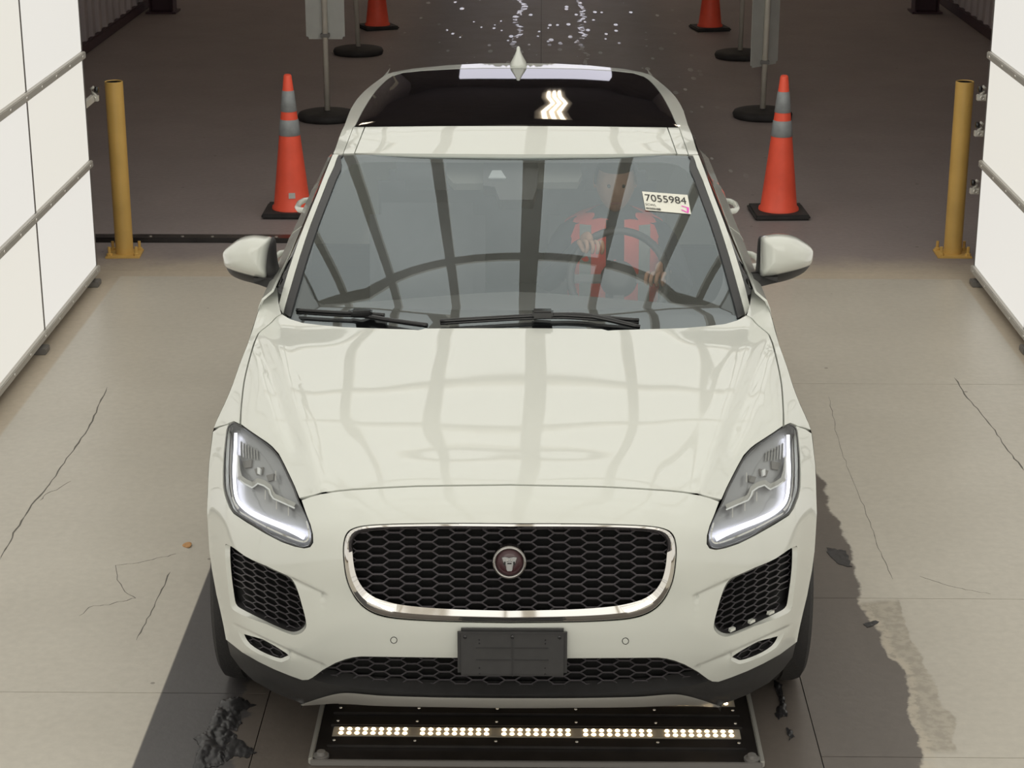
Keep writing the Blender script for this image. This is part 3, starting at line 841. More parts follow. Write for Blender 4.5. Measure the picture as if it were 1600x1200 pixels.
for sg in (-1, 1):
    for nm_, A_, B_, dp in (('side_grille_bezel', fogO, fogS, 0.028), ('air_slot_bezel', slotO, slotS, 0.018)):
        A1, B1 = equal(flip(A_, sg), 90), equal(flip(B_, sg), 90)
        k0 = min(range(90), key=lambda k: (B1[k][0] - A1[0][0])**2 + (B1[k][1] - A1[0][1])**2); B1 = B1[k0:] + B1[:k0]
        ring_loft(nm_, [fpts(A1, front, 0.0), fpts([(a[0] * 0.7 + b_[0] * 0.3, a[1] * 0.7 + b_[1] * 0.3) for a, b_ in zip(A1, B1)], front, dp * 0.35), fpts(B1, front, dp)], M['paint'], car)
        ring_loft(nm_.replace('bezel', 'frame'), [fpts(B1, front, dp), [p + np.array([0, 0.05, 0]) for p in fpts(B1, front, dp)]], M['black'], car)
    ring_ = [(sg * 181 + 4.9 * math.cos(a * PI / 12), 1001 + 4.9 * math.sin(a * PI / 12)) for a in range(25)]
    ribbon('sensor_gap', ring_, 0.55, front, M['gloss'], car, off=-0.0008, thick=0.002)
    fog_in = [(x, y) for x, y in [(390 + (x - 390) * (0.78 if x > 390 else 1.0), y) for x, y in fogS]]
    hexmesh('side_grille_mesh', flip(fog_in, sg), front, 17.5, 10.2, 0.05, car, M['mesh'], shear=sg * -0.42, depth=0.02, grow_=1)
    panel('side_grille_backing', flip(smoothline([(379 + (x - 379) * 1.05, 922 + (y - 922) * 1.05) for x, y in fog], 2, True), sg), [], front, M['void'], car, sp=16, off=0.085, edge=0)
    hexmesh('air_slot_mesh', flip(slotS, sg), front, 16, 11, 0.03, car, M['mesh'], shear=sg * -0.42, depth=0.012, grow_=4)
    panel('air_slot_backing', flip([(383 + (x - 383) * 1.1, 1008 + (y - 1008) * 1.15) for x, y in slot], sg), [], front, M['void'], car, sp=12, off=0.05, edge=0)
for a, c in ((348, 984), (378.5, 971), (408, 957)):
    panel('grille_clip', [(a - 4, c + 3), (a - 3, c - 2), (a + 4, c - 5), (a + 4, c - 1)], [], front, M['paint'], car, sp=4, off=0.012, edge=0.01)
# ---- emblem
em = bpy.data.objects.new('emblem', None); COL.objects.link(em); em.parent = car
p0 = front(0, 877, 0.0)
em.location = tuple(p0 + np.array([0, -0.004, 0])); em.rotation_euler = (PI / 2 - 0.12, 0, 0)
bm = bmesh.new(); lathe(bm, [(0.046, -0.03), (0.048, 0.0), (0.0475, 0.006), (0.043, 0.011), (0.039, 0.009), (0.037, 0.004)], 48); from_bm('emblem_ring', bm, M['darkchrome'], em, smooth=True)
bm = bmesh.new(); lathe(bm, [(0.0375, 0.002), (0.0375, 0.005), (0.02, 0.0065), (0, 0.007)], 40); from_bm('emblem_disc', bm, M['emblem'], em, smooth=True)
bm = bmesh.new()   # open-mouthed cat head in relief
def relief(pts, z0, z1):
    lo = [bm.verts.new((x, y, z0)) for x, y in pts]; hi = [bm.verts.new((x * 0.93, y * 0.95, z1)) for x, y in pts]; n = len(pts)
    bm.faces.new(hi)
    for i in range(n): bm.faces.new((lo[i], lo[(i + 1) % n], hi[(i + 1) % n], hi[i]))
s_ = 0.001
relief([(-22*s_, 16*s_), (-14*s_, 18*s_), (0, 15*s_), (14*s_, 18*s_), (22*s_, 16*s_), (19*s_, 6*s_), (16*s_, -4*s_), (10*s_, -8*s_), (9*s_, -20*s_), (6*s_, -25*s_), (-6*s_, -25*s_), (-9*s_, -20*s_), (-10*s_, -8*s_), (-16*s_, -4*s_), (-19*s_, 6*s_)], 0.006, 0.011)
relief([(-8*s_, 4*s_), (0, 6*s_), (8*s_, 4*s_), (7*s_, -4*s_), (8*s_, -20*s_), (0, -23*s_), (-8*s_, -20*s_), (-7*s_, -4*s_)], 0.010, 0.015)
from_bm('emblem_head', bm, M['emblemface'], em)
bm = bmesh.new()
for sx in (-1, 1):
    lathe(bm, [(0, 0.0165), (0.002, 0.0155), (0.0024, 0.012)], 10, Matrix.Translation((sx * 0.0055, 0.0095, 0)))
from_bm('emblem_eyes', bm, M['bolt'], em)
bm = bmesh.new()
for sx in (-1, 1):
    box(bm, sx * 0.013 - 0.0025, sx * 0.013 + 0.0025, -0.006, 0.004, 0.010, 0.0125)
box(bm, -0.006, 0.006, -0.002, 0.0015, 0.014, 0.0158)
from_bm('emblem_shadow', bm, M['gloss'], em)
# ---- lower cladding, grille and skid lip
lipt = [(328, 1102), (312, 1097), (300, 1093), (283, 1088), (266, 1084.5), (250, 1084), (225, 1086), (200, 1088), (150, 1089.5), (100, 1090.5), (0, 1091)]
lipb = [(326, 1104), (300, 1102.5), (275, 1100.5), (250, 1101.5), (225, 1103), (180, 1104.5), (100, 1105.5), (0, 1106.5)]
lg = [(0, 1029), (100, 1028.6), (197, 1028), (232, 1028), (250, 1031), (273, 1039), (293, 1050), (309, 1061.5), (290, 1068), (265, 1073), (235, 1077), (200, 1080), (100, 1084), (0, 1085)]
chin_half = [(0, 1024)] + [(x, y - 4) for x, y in reversed(w_bot[9:-1])] + [(x - 4, y - 5) for x, y in reversed(w_bot[:9])] + [(sil(v) - 1, v) for v in (1002, 1025, 1045, 1065, 1083, 1092)] + [(330, 1099)] + lipt
lgS = mirror(smoothline(lg, 3))
panel('lower_cladding', mirror(chin_half), [lgS], front, M['clad'], car, sp=8, off=0.012, edge=0.02, hole_edge=0.05)
hexmesh('lower_grille_mesh', lgS, front, 25.5, 12.5, 0.06, car, M['mesh'], bar=0.11, depth=0.015)
panel('lower_grille_backing', [(x * 1.02, 1055 + (y - 1055) * 1.1) for x, y in lgS], [], front, M['void'], car, sp=20, off=0.10, edge=0)
def lip():
    T = equal_open(smoothline(mirror_open(lipt), 3), 120); B = equal_open(smoothline(mirror_open(lipb), 3), 120)
    b_ = bmesh.new(); rows = []
    for (a, c), (d, e) in zip(T, B):
        k = min(1.0, (328 - abs(a)) / 60)
        m1 = (a * 0.7 + d * 0.3, c * 0.7 + e * 0.3)
        rows.append([b_.verts.new(tuple(front(a, c, 0.02))), b_.verts.new(tuple(front(a, c, 0.004 - 0.012 * k))), b_.verts.new(tuple(front(*m1, -0.012 * k))), b_.verts.new(tuple(front(d, e, 0.008))), b_.verts.new(tuple(front(d, e, 0.008) + np.array([0, 0.25, -0.012])))])
    for A, C in zip(rows[:-1], rows[1:]):
        for k in range(4): b_.faces.new((A[k], A[k + 1], C[k + 1], C[k]))
    from_bm('skid_lip', b_, M['satin'], car, angle=40)
def mirror_open(h): return [(x, y) for x, y in h] + [(-x, y) for x, y in reversed(h[:-1])]
def equal_open(P_, n):
    L_ = [0]
    for a, b_ in zip(P_[:-1], P_[1:]): L_.append(L_[-1] + math.hypot(b_[0] - a[0], b_[1] - a[1]))
    out = []
    for k in range(n):
        t = L_[-1] * k / (n - 1); i = 0
        while i < len(P_) - 2 and L_[i + 1] < t: i += 1
        a, b_ = P_[i], P_[i + 1]; f = (t - L_[i]) / max(1e-9, L_[i + 1] - L_[i])
        out.append((a[0] + (b_[0] - a[0]) * f, a[1] + (b_[1] - a[1]) * f))
    return out
lip()
# ---- licence plate bracket
pb_ = bpy.data.objects.new('plate_bracket', None); COL.objects.link(pb_); pb_.parent = car
pc = UP(801 - 796.5, 1022, -0.03); pw = 172 / F * 5.54 / 2; ph = 79 / F * 5.54 / 2
pb_.location = tuple(pc); pb_.rotation_euler = (-0.06, 0, 0)
bm = bmesh.new(); box(bm, -pw, pw, 0, 0.03, -ph, ph, 0.010); from_bm('bracket_plate', bm, M['clad'], pb_)
bm = bmesh.new()
for z in (0.018, -0.018):
    box(bm, -pw * 0.66, -0.004, -0.0025, 0.002, z - 0.0012, z + 0.0012); box(bm, 0.006, pw * 0.66, -0.0025, 0.002, z - 0.0012, z + 0.0012)
box(bm, -pw + 0.002, pw - 0.002, -0.004, 0.004, ph - 0.009, ph - 0.004)
box(bm, -0.001, 0.002, -0.0025, 0.002, -ph + 0.004, ph - 0.012)
from_bm('bracket_ribs', bm, M['black'], pb_)
bm = bmesh.new()
for x in (-0.86, 0, 0.86):
    lathe(bm, [(0.005, 0), (0.005, 0.0025), (0.003, 0.003), (0, 0.003)], 12, Matrix.Translation((x * pw, 0, ph * 0.72)) @ Matrix.Rotation(PI / 2, 4, 'X'))
for x in (-0.6, 0.6):
    for z in (0.6, 0.45, -0.6, -0.85):
        lathe(bm, [(0.0022, 0), (0.0022, 0.001), (0, 0.001)], 8, Matrix.Translation((x * pw, 0, ph * z)) @ Matrix.Rotation(PI / 2, 4, 'X'))
from_bm('bracket_screws', bm, M['gloss'], pb_)
bm = bmesh.new(); box(bm, -0.10, 0.10, 0.02, 0.075, -0.05, 0.04); from_bm('bracket_mount', bm, M['black'], pb_)

# ---- headlights
for sg in (-1, 1):
    hl = bpy.data.objects.new('headlight', None); COL.objects.link(hl); hl.parent = car
    HLf = flip(HLs, sg)
    def shr(d): return [(x - (x - sg * 392) / math.hypot(x - sg * 392, y - 765) * d, y - (y - 765) / math.hypot(x - sg * 392, y - 765) * d) for x, y in HLf]
    panel('lamp_bucket', shr(1), [], front, M['lampgrey'], hl, sp=9, off=0.055, edge=0)
    rim_o, rim_i, rim_m = shr(0.4), shr(4.0), shr(2.0)
    ring_loft('lamp_rim', [fpts(rim_o, front, 0.02), fpts(rim_o, front, 0.001), fpts(rim_m, front, 0.0005), fpts(rim_i, front, 0.006), fpts(rim_i, front, 0.05)], M['gloss'], hl)
    panel('lamp_lens', shr(2), [], front, M['lens'], hl, sp=9, off=0.004, edge=0)
    drl = [(431.5, 678), (432, 700), (433.5, 730), (433, 752), (431, 773), (425, 787), (410, 800), (388, 811), (358, 823), (338, 832), (321, 841)]
    dl = smoothline(flip(drl, sg), 4)
    wd = [2.4 + 1.5 * min(1, max(0, (i / len(dl) - 0.45) / 0.2)) for i in range(len(dl))]
    ribbon('light_strip', dl, wd, front, M['drl'], hl, off=0.022, thick=0.012)
    edge_l = smoothline(flip([(439.5, 668), (440, 700), (441, 735), (439, 765), (434, 785), (426, 796)], sg), 3)
    ribbon('chrome_edge', edge_l, 1.6, front, M['chrome'], hl, off=0.02, thick=0.01)
    low_l = smoothline(flip([(428, 799), (400, 815), (375, 828), (345, 841), (325, 847.5), (317, 845), (314, 835), (318, 815)], sg), 3)
    ribbon('chrome_line', low_l, 1.3, front, M['chrome'], hl, off=0.02, thick=0.01)
    jb = flip([(428.5, 712), (427.5, 735), (425, 747), (417, 753), (405, 759), (401.5, 757), (396, 752.5), (386, 756), (377.5, 762), (375, 770), (371, 776), (355, 783), (337, 791)], sg)
    ribbon('blade_trim', resample(jb, 3, False), [2.0 + 2.2 * min(1, i / 12) for i in range(len(resample(jb, 3, False)))], front, M['satin'], hl, off=0.026, thick=0.02)
    jb2 = [(x, y + 4.2) for x, y in jb[2:]]
    ribbon('blade_edge', resample(jb2, 3, False), 1.2, front, M['chromelit'], hl, off=0.020, thick=0.012)
    # reflector cells and fins
    for (a, c, w_, h_) in ((395, 737, 7, 6), (413, 726, 7, 7), (377, 747, 6, 6)):
        cell = flip([(a - w_, c - h_), (a + w_, c - h_ + 3), (a + w_ - 3, c + h_), (a - w_ + 1, c + h_ - 2)], sg)
        panel('reflector_cell', cell, [], front, M['alud'], hl, sp=6, off=0.046, edge=0.012)
    dot = flip([(397, 731), (392, 733), (393, 743), (397, 741)], sg)
    panel('cell_lens', dot, [], front, M['chromelit'], hl, sp=3, off=0.034, edge=0.006)
    for (a, c) in ((384, 775), (366, 790), (347, 800), (368, 745)):
        ribbon('fin', flip([(a, c - 8), (a, c + 7)], sg), 0.7, front, M['bolt'], hl, off=0.03, thick=0.01)
    for k in range(7):
        ribbon('lamp_rib', flip([(425 - k * 4.5, 690 + k * 2.5), (424 - k * 4.5, 716 + k * 0.5)], sg), 0.5, front, M['satin'], hl, off=0.045, thick=0.006)
# ---- windscreen
gl_out = [(0, 241.5), (150, 242), (250, 242.5), (270, 243.5)] + [(ged(v) - 9 * min(1, (v - 240) / 20), v) for v in (252, 259, 280, 300, 325, 350, 375, 400, 425, 450, 480, 500)] + [(350, 512), (300, 520), (200, 525), (0, 527)]
ws = panel('windscreen', mirror(gl_out), [], screen, M['glass'], car, sp=14, edge=0)
fr_in = smoothline([(0, 254), (120, 254), (230, 254), (262, 263), (278, 282), (291, 310), (305, 340), (319, 390), (326, 432), (320, 455), (308, 472), (280, 479), (205, 482), (105, 484), (0, 485)], 3)
panel('glass_border', mirror(gl_out), [mirror(fr_in)], screen, M['gloss'], car, sp=12, off=0.008, edge=0)
bm = None
for sg in (-1, 1):
    # black seal strip
    strip = [(ged(v) - 0.6, v) for v in (243, 250, 259, 270, 280, 300, 325, 350, 375, 400, 425, 450, 470, 480, 490)] + [(ged(v) - 12 * min(1, (v - 236) / 25), v) for v in (496, 480, 450, 425, 400, 375, 350, 325, 300, 280, 265, 255, 247)] + [(270, 243)]
    panel('pillar_seal', flip(strip, sg), [], screen, M['trim'], car, sp=5, off=-0.008, edge=0.02)
    OUT = [(240, 285), (260, 293), (305, 310), (350, 328), (400, 345.5), (450, 361), (478, 368)]
    ov, oh = [p[0] for p in OUT], [p[1] for p in OUT]
    pil = [(ged(v) + 0.4, v) for v in (242, 250, 259, 270, 280, 300, 325, 350, 375, 400, 425, 450, 470, 480, 491)] + [(366, 484), (367.5, 478)] + [(herm(ov, oh, v), v) for v in (478, 450, 425, 400, 375, 350, 325, 305, 280, 260, 250, 242)]
    panel('front_pillar', flip(pil, sg), [], screen, M['paint'], car, sp=5, off=-0.004, edge=0.03)
# mirror and camera housing behind the glass
hous = [(-50, 244), (34, 244), (36, 268), (34, 292), (28, 312), (-24, 312), (-32, 292), (-50, 290)]
panel('camera_housing', hous, [], screen, M['clad'], car, sp=12, off=0.05, edge=0.04)
mir = [(-108, 252), (100, 250), (104, 272), (98, 284), (-96, 287), (-107, 275)]
panel('rear_view_mirror', mir, [], screen, M['housing2'], car, sp=12, off=0.10, edge=0.03)
win = [(-36, 266), (-22, 266), (-14, 278), (-42, 278)]
panel('camera_window', win, [], screen, M['reflect'], car, sp=8, off=0.04, edge=0.01)
# roof skins
cent = [(0, 197), (120, 197.3), (235.5, 198.8), (251, 239.5), (120, 240.5), (0, 241)]
panel('roof_front_panel', mirror(cent), [], roof, M['paint'], car, sp=12, edge=0.02)
rail_in = [(255, 199), (251, 195), (241, 174), (229, 153), (218, 138), (206, 125.5), (197, 119.5)]
rail_out = [(285, 240), (281, 230), (274.5, 210), (268, 195), (264, 183), (259, 170), (250, 155), (239.5, 143), (228, 133), (215, 123), (204.5, 116), (196, 113.8)]
rg_in = smoothline(rail_in, 3); rg_out = smoothline(rail_out, 3)
ditch_l = [(237.3, 198.9), (254, 199), (269, 240.5), (252.8, 240)]
for sg in (-1, 1):
    panel('roof_side_strip', flip(ditch_l, sg), [], roof, M['paint'], car, sp=8, edge=0.02)
    rr = [(270.6, 241)] + rg_in + [(196.5, 117)] + rg_out[-3::-1]
    panel('roof_rail', flip(rr, sg), [], roof, M['paint'], car, sp=6, edge=0.008)
rg = [(0, 196.3), (120, 196.5), (253, 198.2)] + [(x - 1, y) for x, y in rg_in[2:]] + [(180, 114.2), (150, 111), (100, 108.3), (50, 107.2), (0, 107)]
panel('roof_glass', mirror(rg), [], roof, M['roofglass'], car, sp=10, edge=0.01)
spo = [(0, 106), (50, 106.2), (100, 107.3), (150, 110), (180, 113), (197, 118.6), (203, 116), (195, 113), (165, 107.5), (110, 102), (60, 99.4), (0, 98.6)]
panel('roof_spoiler', mirror(spo), [], roof, M['paint'], car, sp=8, edge=0.05)
und = [(0, 236), (260, 236), (262, 215), (245, 190), (225, 155), (195, 122), (100, 112), (0, 110)]
panel('roof_lining', mirror(und), [], roof, M['void'], car, sp=24, off=0.0, edge=0).location = (0, 0, -0.035)
# shark fin aerial
fb = roof(0, 105, 0.0)
bm = bmesh.new()
prof = [(0.0, 0.040, 0.11, -0.06), (0.02, 0.036, 0.10, -0.04), (0.045, 0.020, 0.09, 0.0), (0.065, 0.010, 0.08, 0.03), (0.080, 0.008, 0.07, 0.045), (0.084, 0.004, 0.065, 0.05)]
rings = []
for z, wx, y1_, y0_ in prof:
    rings.append([bm.verts.new((wx * math.cos(a) * (0.9 if math.sin(a) > 0 else 1), (y0_ + y1_) / 2 + (y1_ - y0_) / 2 * math.sin(a), z)) for a in [2 * PI * k / 20 for k in range(20)]])
for A, B in zip(rings[:-1], rings[1:]):
    for k in range(20): bm.faces.new((A[k], A[(k + 1) % 20], B[(k + 1) % 20], B[k]))
bm.faces.new(rings[-1]); bm.faces.new(rings[0][::-1])
fin = from_bm('roof_aerial', bm, M['paint'], car, smooth=True); fin.location = (0, fb[1] + 0.04, fb[2] - 0.006)

# ---- body side
silpts = [UP(sil(v), v, FR(1.0, v)) for v in range(486, 1005, 12)]
sz_ = sorted([(p[2], p[0], p[1]) for p in silpts])
SZ = [p[0] for p in sz_]; SX = [p[1] for p in sz_]; SS = [p[2] for p in sz_]
def ip(z, A, B): return float(np.interp(z, A, B))
GZ = [0.22, 0.30, 0.42, 0.55, 0.75, 0.90, 1.00, 1.06, 1.09, 1.12]
GX = [0.80, 0.865, 0.900, 0.905, 0.905, 0.900, 0.893, 0.882, 0.862, 0.822]
WF, WR_, WRAD = 0.90, 3.58, 0.345
def sidex(s, z):
    gx = herm(GZ, GX, z)
    gx += 0.028 * math.exp(-((s - WR_) / 0.42)**2) * (1 if z < 0.85 else max(0, 1 - (z - 0.85) / 0.2))
    if s > 3.9: gx -= 0.30 * ((s - 3.9) / 0.5)**2
    if z < SZ[-1]:
        t = (s - ip(z, SZ, SS)) / 0.7; t = min(1, max(0, t)); t = t * t * (3 - 2 * t)
        fx = ip(z, SZ, SX)
    else: t, fx = 1, gx
    return fx * (1 - t) + gx * t
def sidef(s, z, off=0.0, sg=1): return np.array([sg * (sidex(s, z) - off), s, z])
def arch(sc, r, a0, a1, n=16): return [(sc + r * math.cos(a0 + (a1 - a0) * i / n), 0.345 + r * math.sin(a0 + (a1 - a0) * i / n)) for i in range(n + 1)]
ra = 0.385
top_front = [(ip(z, SZ, SS) + 0.003, z) for z in np.linspace(0.70, SZ[-1] - 0.002, 14)]
side_out = top_front + [(1.52, SZ[-1] + 0.02), (1.8, 1.112), (2.4, 1.125), (3.0, 1.135), (3.5, 1.16), (3.95, 1.16), (4.22, 1.05), (4.30, 0.85), (4.30, 0.40), (4.2, 0.30)]
side_out = [(a, min(c, 1.118)) for a, c in side_out]
side_out += [(WR_ + ra * 0.99, 0.30)] + arch(WR_, ra, 0.0, PI) + [(WR_ - ra, 0.27), (WF + ra, 0.27)] + arch(WF, ra, 0.0, PI * 0.66)
for sg in (-1, 1):
    fnc = (lambda sg_: (lambda a, c, o=0.0: sidef(a, c, o, sg_)))(sg)
    # scaled copy of the sheet maker in metres
    def mpanel(name, P_, m, sp=0.05, off=0.0, edge=0.0):
        k = 100.0
        f = lambda a, c, o=0.0: fnc(a / k, c / k, o)
        return panel(name, [(a * k, c * k) for a, c in P_], [], f, m, car, sp=sp * k, off=off, edge=edge, side=sg)
    mpanel('body_side', side_out, M['paint'])
    for nm, P_ in (('front_door', [(1.52, 0.36), (1.50, 0.7), (1.56, 1.112), (2.44, 1.117), (2.50, 0.8), (2.50, 0.36)]), ('rear_door', [(2.52, 0.36), (2.52, 0.8), (2.46, 1.117), (3.30, 1.117), (3.26, 0.75), (3.12, 0.5), (3.05, 0.36)])):
        mpanel(nm, P_, M['paint'], off=-0.006, edge=0.008)
    mpanel('sill_trim', [(1.30, 0.27), (1.30, 0.38), (3.17, 0.38), (3.17, 0.27)], M['clad'], off=-0.012, edge=0.01)
    # door handles (loop grips)
    for s0 in (2.28, 3.16):
        bm = bmesh.new(); x0 = sidex(s0, 1.0)
        pts = [Vector((sg * (x0 + d), s0 + a, 1.03 + 0.004 * abs(a))) for a, d in ((-0.10, -0.01), (-0.085, 0.018), (-0.04, 0.032), (0.04, 0.032), (0.085, 0.018), (0.10, -0.01))]
        tube(bm, pts, 0.012, 10); from_bm('door_handle', bm, M['paint'], car, smooth=True)
    # side windows: belt line to roof rail
    def roofedge(s):
        vs_ = np.linspace(240, 118, 60); best = None
        pr = [roof(herm([r[1] for r in rail_out][::-1], [r[0] for r in rail_out][::-1], v), v) for v in vs_]
        return np.array([np.interp(s, [p[1] for p in pr], [p[0] for p in pr]), s, np.interp(s, [p[1] for p in pr], [p[2] for p in pr])])
    def wpt(s, f):     # f=0 belt, 1 roof edge / pillar
        b0 = np.array([0.815, s, 1.115])
        if s >= 2.3: tp = roofedge(s)
        else:
            k = (s - 1.56) / (2.3 - 1.56); e0 = screen(368, 478); e1 = screen(285, 241)
            pv = 478 + (241 - 478) * k; pp = screen(herm(ov, oh, pv), pv); tp = np.array([pp[0], s, pp[2]])
        tp = tp + np.array([-0.012, 0, -0.012])
        q = b0 * (1 - f) + tp * f; q[0] += 0.02 * math.sin(PI * f); q[0] *= sg
        return q
    def wstrip(name, s0, s1, m, f0=0.0, f1=1.0, n=8, off=0.0):
        b_ = bmesh.new(); G = []
        for i in range(n + 1):
            row = []
            for j in range(5):
                p = wpt(s0 + (s1 - s0) * i / n, f0 + (f1 - f0) * j / 4); p = p - np.array([sg * off, 0, 0]); row.append(b_.verts.new(tuple(p)))
            G.append(row)
        for i in range(n):
            for j in range(4): b_.faces.new((G[i][j], G[i + 1][j], G[i + 1][j + 1], G[i][j + 1]))
        from_bm(name, b_, m, car, smooth=True)
    wstrip('side_window', 1.62, 2.44, M['sideglass']); wstrip('side_window', 2.50, 3.25, M['sideglass'])
    wstrip('side_window', 3.30, 3.72, M['sideglass'])
    wstrip('door_pillar', 2.44, 2.50, M['gloss'], n=2, off=-0.003); wstrip('door_pillar', 3.25, 3.30, M['gloss'], n=2, off=-0.003)
    wstrip('rear_pillar', 3.72, 4.12, M['paint'], n=4, off=-0.003)
    wstrip('belt_trim', 1.60, 3.72, M['trim'], f0=-0.02, f1=0.06, n=12, off=-0.006)
    # wheel arch liner
    for sc in (WF, WR_):
        bm = bmesh.new(); A_ = arch(sc, ra + 0.01, 0, PI, 20)
        r0 = [bm.verts.new((sg * 0.60, a, c)) for a, c in A_]; r1 = [bm.verts.new((sg * (sidex(a, c) - 0.02), a, c)) for a, c in A_]
        for i in range(20): bm.faces.new((r0[i], r0[i + 1], r1[i + 1], r1[i]))
        bm.faces.new(r0); from_bm('arch_liner', bm, M['void'], car)
        # arch trim
        bm = bmesh.new()
        if sc > 2:
            A2 = arch(sc, ra, 0, PI, 24); A3 = arch(sc, ra + 0.045, 0, PI, 24)
            va = [bm.verts.new((sg * (sidex(a, c) + 0.008), a, c)) for a, c in A2]; vb = [bm.verts.new((sg * (sidex(a, c) + 0.008), a, c)) for a, c in A3]
            vc = [bm.verts.new((sg * (sidex(a, c) - 0.05), a, c)) for a, c in A2]
            for i in range(24): bm.faces.new((va[i], va[i + 1], vb[i + 1], vb[i])); bm.faces.new((va[i], va[i + 1], vc[i + 1], vc[i]))
            from_bm('arch_trim', bm, M['clad'], car)
# ---- tail: simple curved tailgate, window, bumper, lamps
def tailrow(z, s, w_, n=12): return [(w_ * math.sin(PI / 2 * (-1 + 2 * i / n)) , s - 0.18 * (abs(-1 + 2 * i / n))**3, z) for i in range(n + 1)]
def tailsheet(name, rows, m):
    b_ = bmesh.new(); G = [[b_.verts.new(p) for p in r] for r in rows]
    for A, B in zip(G[:-1], G[1:]):
        for i in range(len(A) - 1): b_.faces.new((A[i], A[i + 1], B[i + 1], B[i]))
    from_bm(name, b_, m, car, smooth=True)
tailsheet('rear_window', [tailrow(1.43, 4.14, 0.58), tailrow(1.28, 4.22, 0.66), tailrow(1.15, 4.28, 0.72)], M['roofglass'])
tailsheet('tailgate', [tailrow(1.15, 4.28, 0.74), tailrow(1.05, 4.34, 0.78), tailrow(0.8, 4.38, 0.82), tailrow(0.62, 4.36, 0.82)], M['paint'])
tailsheet('rear_bumper', [tailrow(0.62, 4.40, 0.84), tailrow(0.45, 4.42, 0.84), tailrow(0.28, 4.34, 0.80)], M['clad'])
bm = bmesh.new(); box(bm, -0.62, 0.62, 0.35, 4.2, 0.24, 0.30); from_bm('underbody', bm, M['void'], car)
# ---- wheels
for sc, sg in ((WF, -1), (WF, 1), (WR_, -1), (WR_, 1)):
    wl = bpy.data.objects.new('wheel', None); COL.objects.link(wl); wl.parent = car
    wl.location = (sg * 0.818, sc, WRAD); wl.rotation_euler = (0, PI / 2 * sg, 0)
    bm = bmesh.new()
    lathe(bm, [(0.235, -0.10), (0.27, -0.118), (0.32, -0.12), (0.338, -0.108), (0.345, -0.085), (0.345, -0.045), (0.338, -0.043), (0.338, -0.037), (0.345, -0.035), (0.345, 0.035), (0.338, 0.037), (0.338, 0.043), (0.345, 0.045), (0.345, 0.085), (0.338, 0.108), (0.32, 0.12), (0.27, 0.118), (0.235, 0.10)], 64)
    from_bm('tyre', bm, M['rubber'], wl, angle=35)
    bm = bmesh.new(); lathe(bm, [(0.236, -0.10), (0.21, -0.08), (0.20, 0.0), (0.22, 0.085), (0.236, 0.10), (0.240, 0.104)], 48)
    for k in range(5):
        R0 = Matrix.Rotation(2 * PI * k / 5, 4, 'Z')
        for d in (-1, 1):
            vs_ = [bm.verts.new(R0 @ Vector(p)) for p in ((0.04, d * 0.008, 0.085), (0.04, d * 0.03, 0.085), (0.225, d * 0.065, 0.095), (0.225, d * 0.035, 0.095), (0.04, d * 0.008, 0.055), (0.04, d * 0.03, 0.055), (0.225, d * 0.065, 0.065), (0.225, d * 0.035, 0.065))]
            for q in ((0, 1, 2, 3), (7, 6, 5, 4), (0, 4, 5, 1), (1, 5, 6, 2), (2, 6, 7, 3), (3, 7, 4, 0)): bm.faces.new([vs_[i] for i in q])
    from_bm('rim', bm, M['rim'], wl)
    bm = bmesh.new(); lathe(bm, [(0.06, 0.05), (0.06, 0.09), (0.03, 0.1), (0, 0.1)], 24); from_bm('hub_cap', bm, M['gloss'], wl)
    bm = bmesh.new(); lathe(bm, [(0.17, 0.0), (0.17, 0.02), (0.06, 0.02)], 32); from_bm('brake_disc', bm, M['alud'], wl)
# ---- door mirrors
cap_r = [(1188.5, 370), (1193, 367), (1200, 365.4), (1215, 364), (1230, 365.2), (1242, 368.5), (1252, 374), (1261, 380), (1267, 385.5), (1270.3, 391), (1270, 400), (1267, 411), (1258, 416.5), (1240, 422.5), (1220, 427.5), (1205, 431), (1195, 432), (1187, 431.5), (1187, 410), (1187.5, 390)]
cap_l = [(424, 372), (419, 370.3), (410, 369), (398, 368), (386, 369.2), (374, 373.5), (364, 380), (355, 387), (349, 393), (347, 399), (348.5, 408), (351, 417), (360, 422.5), (375, 428), (392, 432.5), (408, 436), (417, 436), (416.5, 420), (419, 395)]
hs_r = [(1184, 372), (1190, 368), (1200, 367), (1215, 366), (1230, 367), (1250, 375), (1266, 388), (1269, 400), (1265, 413), (1256, 424), (1242, 432), (1225, 438), (1205, 442.5), (1185, 446), (1178, 440), (1181, 410)]
hs_l = [(430, 375), (424, 371), (410, 370), (398, 370), (386, 371), (366, 381), (350, 396), (350, 406), (353, 420), (361, 431), (375, 438), (395, 443.5), (415, 449), (436, 453), (440, 440), (433, 405)]
